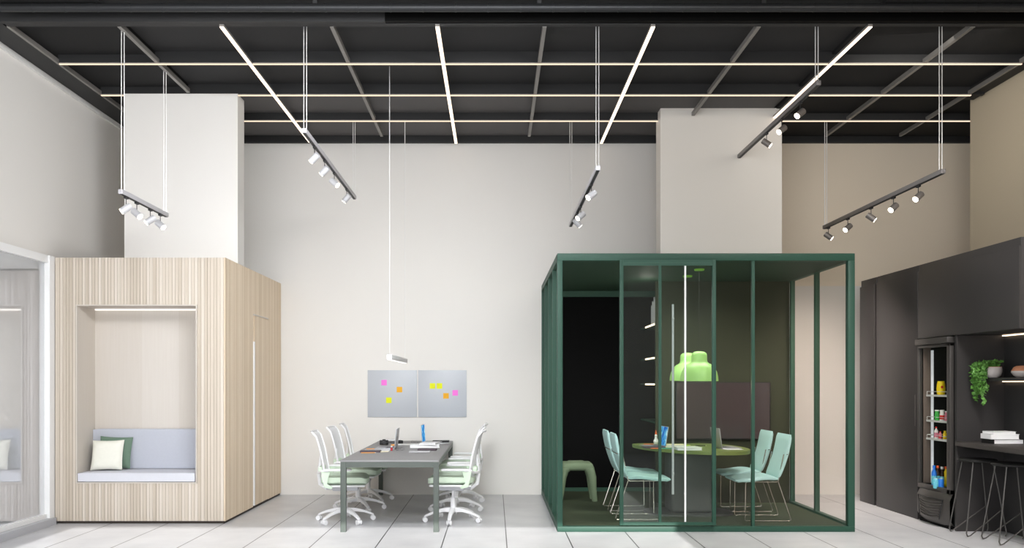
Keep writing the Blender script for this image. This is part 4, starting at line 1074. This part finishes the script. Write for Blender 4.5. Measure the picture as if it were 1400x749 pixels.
# shelf plant, bowls, books on the counter
pl = thing('potted_ivy', 'trailing green ivy in a pale bowl pot on the black shelf', 'plant', (5.08, F / 132.2 - 0.13, 1.587))
MB().lathe([(0, 0), (0.045, 0), (0.07, 0.02), (0.083, 0.055), (0.085, 0.085), (0.08, 0.108), (0.074, 0.108), (0.078, 0.085), (0.075, 0.06), (0, 0.05)], seg=40).out('pot', M['pot'], pl)
MB().lathe([(0.0735, 0.1085), (0.081, 0.1085), (0.081, 0.112), (0.0735, 0.112), (0.0735, 0.1085)], seg=40).out('rim', M['terra'], pl)
MB().lathe([(0, 0.09), (0.075, 0.09), (0.075, 0.088), (0, 0.088)], seg=24).out('soil', M['soil'], pl)
lf = MB(); stm = MB()
rnd = random.Random(11)
def leaf(p, size):
    n_ = Vector((rnd.uniform(-0.7, 0.3), rnd.uniform(-1, -0.1), rnd.uniform(-0.1, 1))).normalized()
    a = n_.cross(Vector((rnd.uniform(-1, 1), rnd.uniform(-1, 1), rnd.uniform(-1, 1)))).normalized(); b_ = n_.cross(a)
    shape = [(0, -0.1), (0.38, -0.35), (0.5, 0.1), (0.28, 0.3), (0, 0.75), (-0.28, 0.3), (-0.5, 0.1), (-0.38, -0.35)]
    c = lf.bm.verts.new(p - n_ * size * 0.1)
    vs = [lf.bm.verts.new(p + a * x * size + b_ * y * size) for x, y in shape]
    for i in range(8): lf.bm.faces.new((c, vs[i], vs[(i + 1) % 8]))
for k in range(34):
    a = rnd.uniform(0, 2 * PI)
    p = [Vector((rnd.uniform(-.05, .03), rnd.uniform(-.05, .05), 0.09))]
    if k < 25:   # trails towards -x over the pot rim and down
        out = rnd.uniform(0.08, 0.19); dropz = rnd.uniform(0.05, 0.34) if out > 0.12 else 0.10
        yy = rnd.uniform(-0.07, 0.07)
        pts = [p[0], Vector((-0.06, yy * .5, 0.155)), Vector((-out, yy, 0.12 + rnd.uniform(-.02, .03))), Vector((-out - 0.01, yy, 0.02)), Vector((-out + rnd.uniform(-.02, .04), yy, 0.02 - dropz))]
        if dropz < 0.15: pts = pts[:4]
    else:
        pts = [p[0], Vector((rnd.uniform(-.06, .05), rnd.uniform(-.05, .05), 0.16)), Vector((rnd.uniform(-.03, .075), rnd.uniform(-.08, .08), 0.16))]
    stm.tube(pts, 0.0016, 5)
    for A, B in zip(pts, pts[1:]):
        m_ = max(2, int((B - A).length / 0.014))
        for q in range(m_):
            leaf(A.lerp(B, q / m_) + Vector((rnd.uniform(-.018, .018), rnd.uniform(-.02, .02), rnd.uniform(-.012, .012))), rnd.uniform(0.026, 0.044))
lf.out('leaves', M['leaf'], pl, smooth=False); stm.out('stems', M['stem'], pl)
bw = thing('ceramic_bowl', 'white ceramic bowl with terracotta pink rim on the black shelf', 'bowl', (5.165, 8.42, 1.587))
MB().lathe([(0, 0), (0.04, 0), (0.07, 0.02), (0.09, 0.05), (0.085, 0.075)], seg=40).out('bowl_body', M['pot'], bw)
MB().lathe([(0.085, 0.075), (0.088, 0.065), (0.07, 0.10), (0.045, 0.115), (0.0, 0.118)], seg=40).out('bowl_top', M['terra'], bw)
CZ = 0.933
book('book', 0.30, 0.21, 0.045, M['black'], (5.06, 8.56, CZ), 'thick book with black cover at the bottom of the counter stack', 'books stacked on the bar counter', rz=0.03)
book('book', 0.28, 0.19, 0.05, M['plastic_w'], (5.035, 8.56, CZ + 0.045), 'thick white book in the middle of the counter stack', 'books stacked on the bar counter', rz=-0.03)
book('book', 0.24, 0.17, 0.025, M['plastic_w'], (5.035, 8.57, CZ + 0.095), 'thin white book on top of the counter stack', 'books stacked on the bar counter', rz=0.06)

# ------------------------------------------------------------------ lights
def area(name, loc, target, sx, sy, power, col=(1, 1, 1), spread=180):
    l = bpy.data.lights.new(name, 'AREA'); l.shape = 'RECTANGLE'; l.size = sx; l.size_y = sy
    l.energy = power; l.color = col; l.spread = math.radians(spread)
    o = bpy.data.objects.new(name, l); COL.objects.link(o); o.location = loc
    d = Vector(target) - Vector(loc); o.rotation_euler = d.to_track_quat('-Z', 'Y').to_euler()
    return o
sun = bpy.data.lights.new('sun', 'SUN'); sun.energy = 7.0; sun.angle = math.radians(0.35); sun.color = (1.0, 0.985, 0.96)
so = bpy.data.objects.new('sun', sun); COL.objects.link(so)
elev = math.atan2(WZ, 9.27 - Y0)
so.rotation_euler = (PI / 2 - elev, 0, math.radians(0))   # shines towards +y and down
area('window_light', (-1.6, -0.9, 2.3), (-1.2, 8, 1.8), 6.0, 3.0, 345, (0.97, 0.985, 1.0))
area('overhead_fill', (-2.2, 3.5, 4.7), (-2.2, 11, 1.0), 5.0, 2.5, 110, (1.0, 0.98, 0.96))  # unseen fill added near the ceiling, no fixture there
area('annex_fill', (-6.6, 6.5, 2.7), (-6.6, 6.5, 0), 2.0, 4.0, 80, (0.96, 0.98, 1.0))  # added lamp that lifts the room behind the partition
area('kitchen_fill', (3.6, 4.5, 4.6), (4.6, 9.5, 1.2), 1.5, 2.0, 45, (1.0, 0.93, 0.85))  # unseen fill added for the cabinets on the right
area('table_fill', (-0.8, 5.5, 4.6), (-0.9, 11.6, 0.6), 2.5, 1.0, 46, (0.95, 0.98, 1.0), 75)  # added lamp standing in for light bounced around the table
area('left_wall_fill', (1.5, 3.0, 4.55), (-4.8, 9.0, 3.2), 2.5, 0.8, 95, (0.96, 0.98, 1.0), 100)  # unseen lamp added to brighten the left wall
area('booth_fill', (2.3, 9.7, 2.75), (2.3, 9.7, 0), 1.6, 0.6, 27, (1.0, 0.97, 0.92), 150)  # added fill under the booth roof to lift the chairs
area('corridor_fill', (4.25, 10.0, 2.8), (4.25, 11.2, 0.6), 0.4, 1.4, 24, (1.0, 0.86, 0.78), 110)  # invented lamp brightening the wall behind the booth's side glass
area('right_floor_fill', (3.4, 5.0, 4.6), (4.0, 8.6, 0.0), 1.2, 1.2, 62, (1.0, 0.97, 0.94), 80)  # unseen fill added to lift the floor on the right
area('recess_fill', (4.3, 8.2, 4.6), (4.9, 11.8, 3.6), 1.2, 0.8, 9, (1.0, 0.95, 0.88), 120)  # added fill for the upper recess wall, no lamp there
def point(name, loc, p, col, r=0.05):
    l = bpy.data.lights.new(name, 'POINT'); l.energy = p; l.color = col; l.shadow_soft_size = r
    o = bpy.data.objects.new(name, l); COL.objects.link(o); o.location = loc
point('pendant_glow_front', (2.265, F / 123.6, 1.56), 3, (1.0, 0.93, 0.75))
point('pendant_glow_rear', (2.266, F / 116.5, 1.56), 3, (1.0, 0.93, 0.75))
point('book_fill', (1.85, BY0 + YT - 0.25, 2.6), 2.2, (1.0, 0.95, 0.88))  # unseen point lamp added to brighten the shelf books
w = bpy.data.worlds.new('world'); bpy.context.scene.world = w; w.use_nodes = True
bg = w.node_tree.nodes['Background']; bg.inputs[0].default_value = (0.85, 0.92, 1.0, 1); bg.inputs[1].default_value = 0.9

# ------------------------------------------------------------------ camera
cam = bpy.data.cameras.new('camera'); cam.sensor_width = 36; cam.lens = 36 * F / 1400
cam.shift_x = (700 - 676) / 1400; cam.shift_y = (524 - 374.5) / 1400
cam.clip_start = 0.05
co = bpy.data.objects.new('camera', cam); COL.objects.link(co)
co.location = (0, 0, EYE); co.rotation_euler = (PI / 2, 0, 0)
sc = bpy.context.scene; sc.camera = co
sc.view_settings.view_transform = 'Standard'
sc.view_settings.look = 'None'
sc.view_settings.exposure = 0.0
sc.cycles.use_denoising = True
sc.cycles.max_bounces = 10; sc.cycles.diffuse_bounces = 6; sc.cycles.transparent_max_bounces = 16
sc.cycles.sample_clamp_indirect = 6.0
sc.cycles.caustics_reflective = False; sc.cycles.caustics_refractive = False
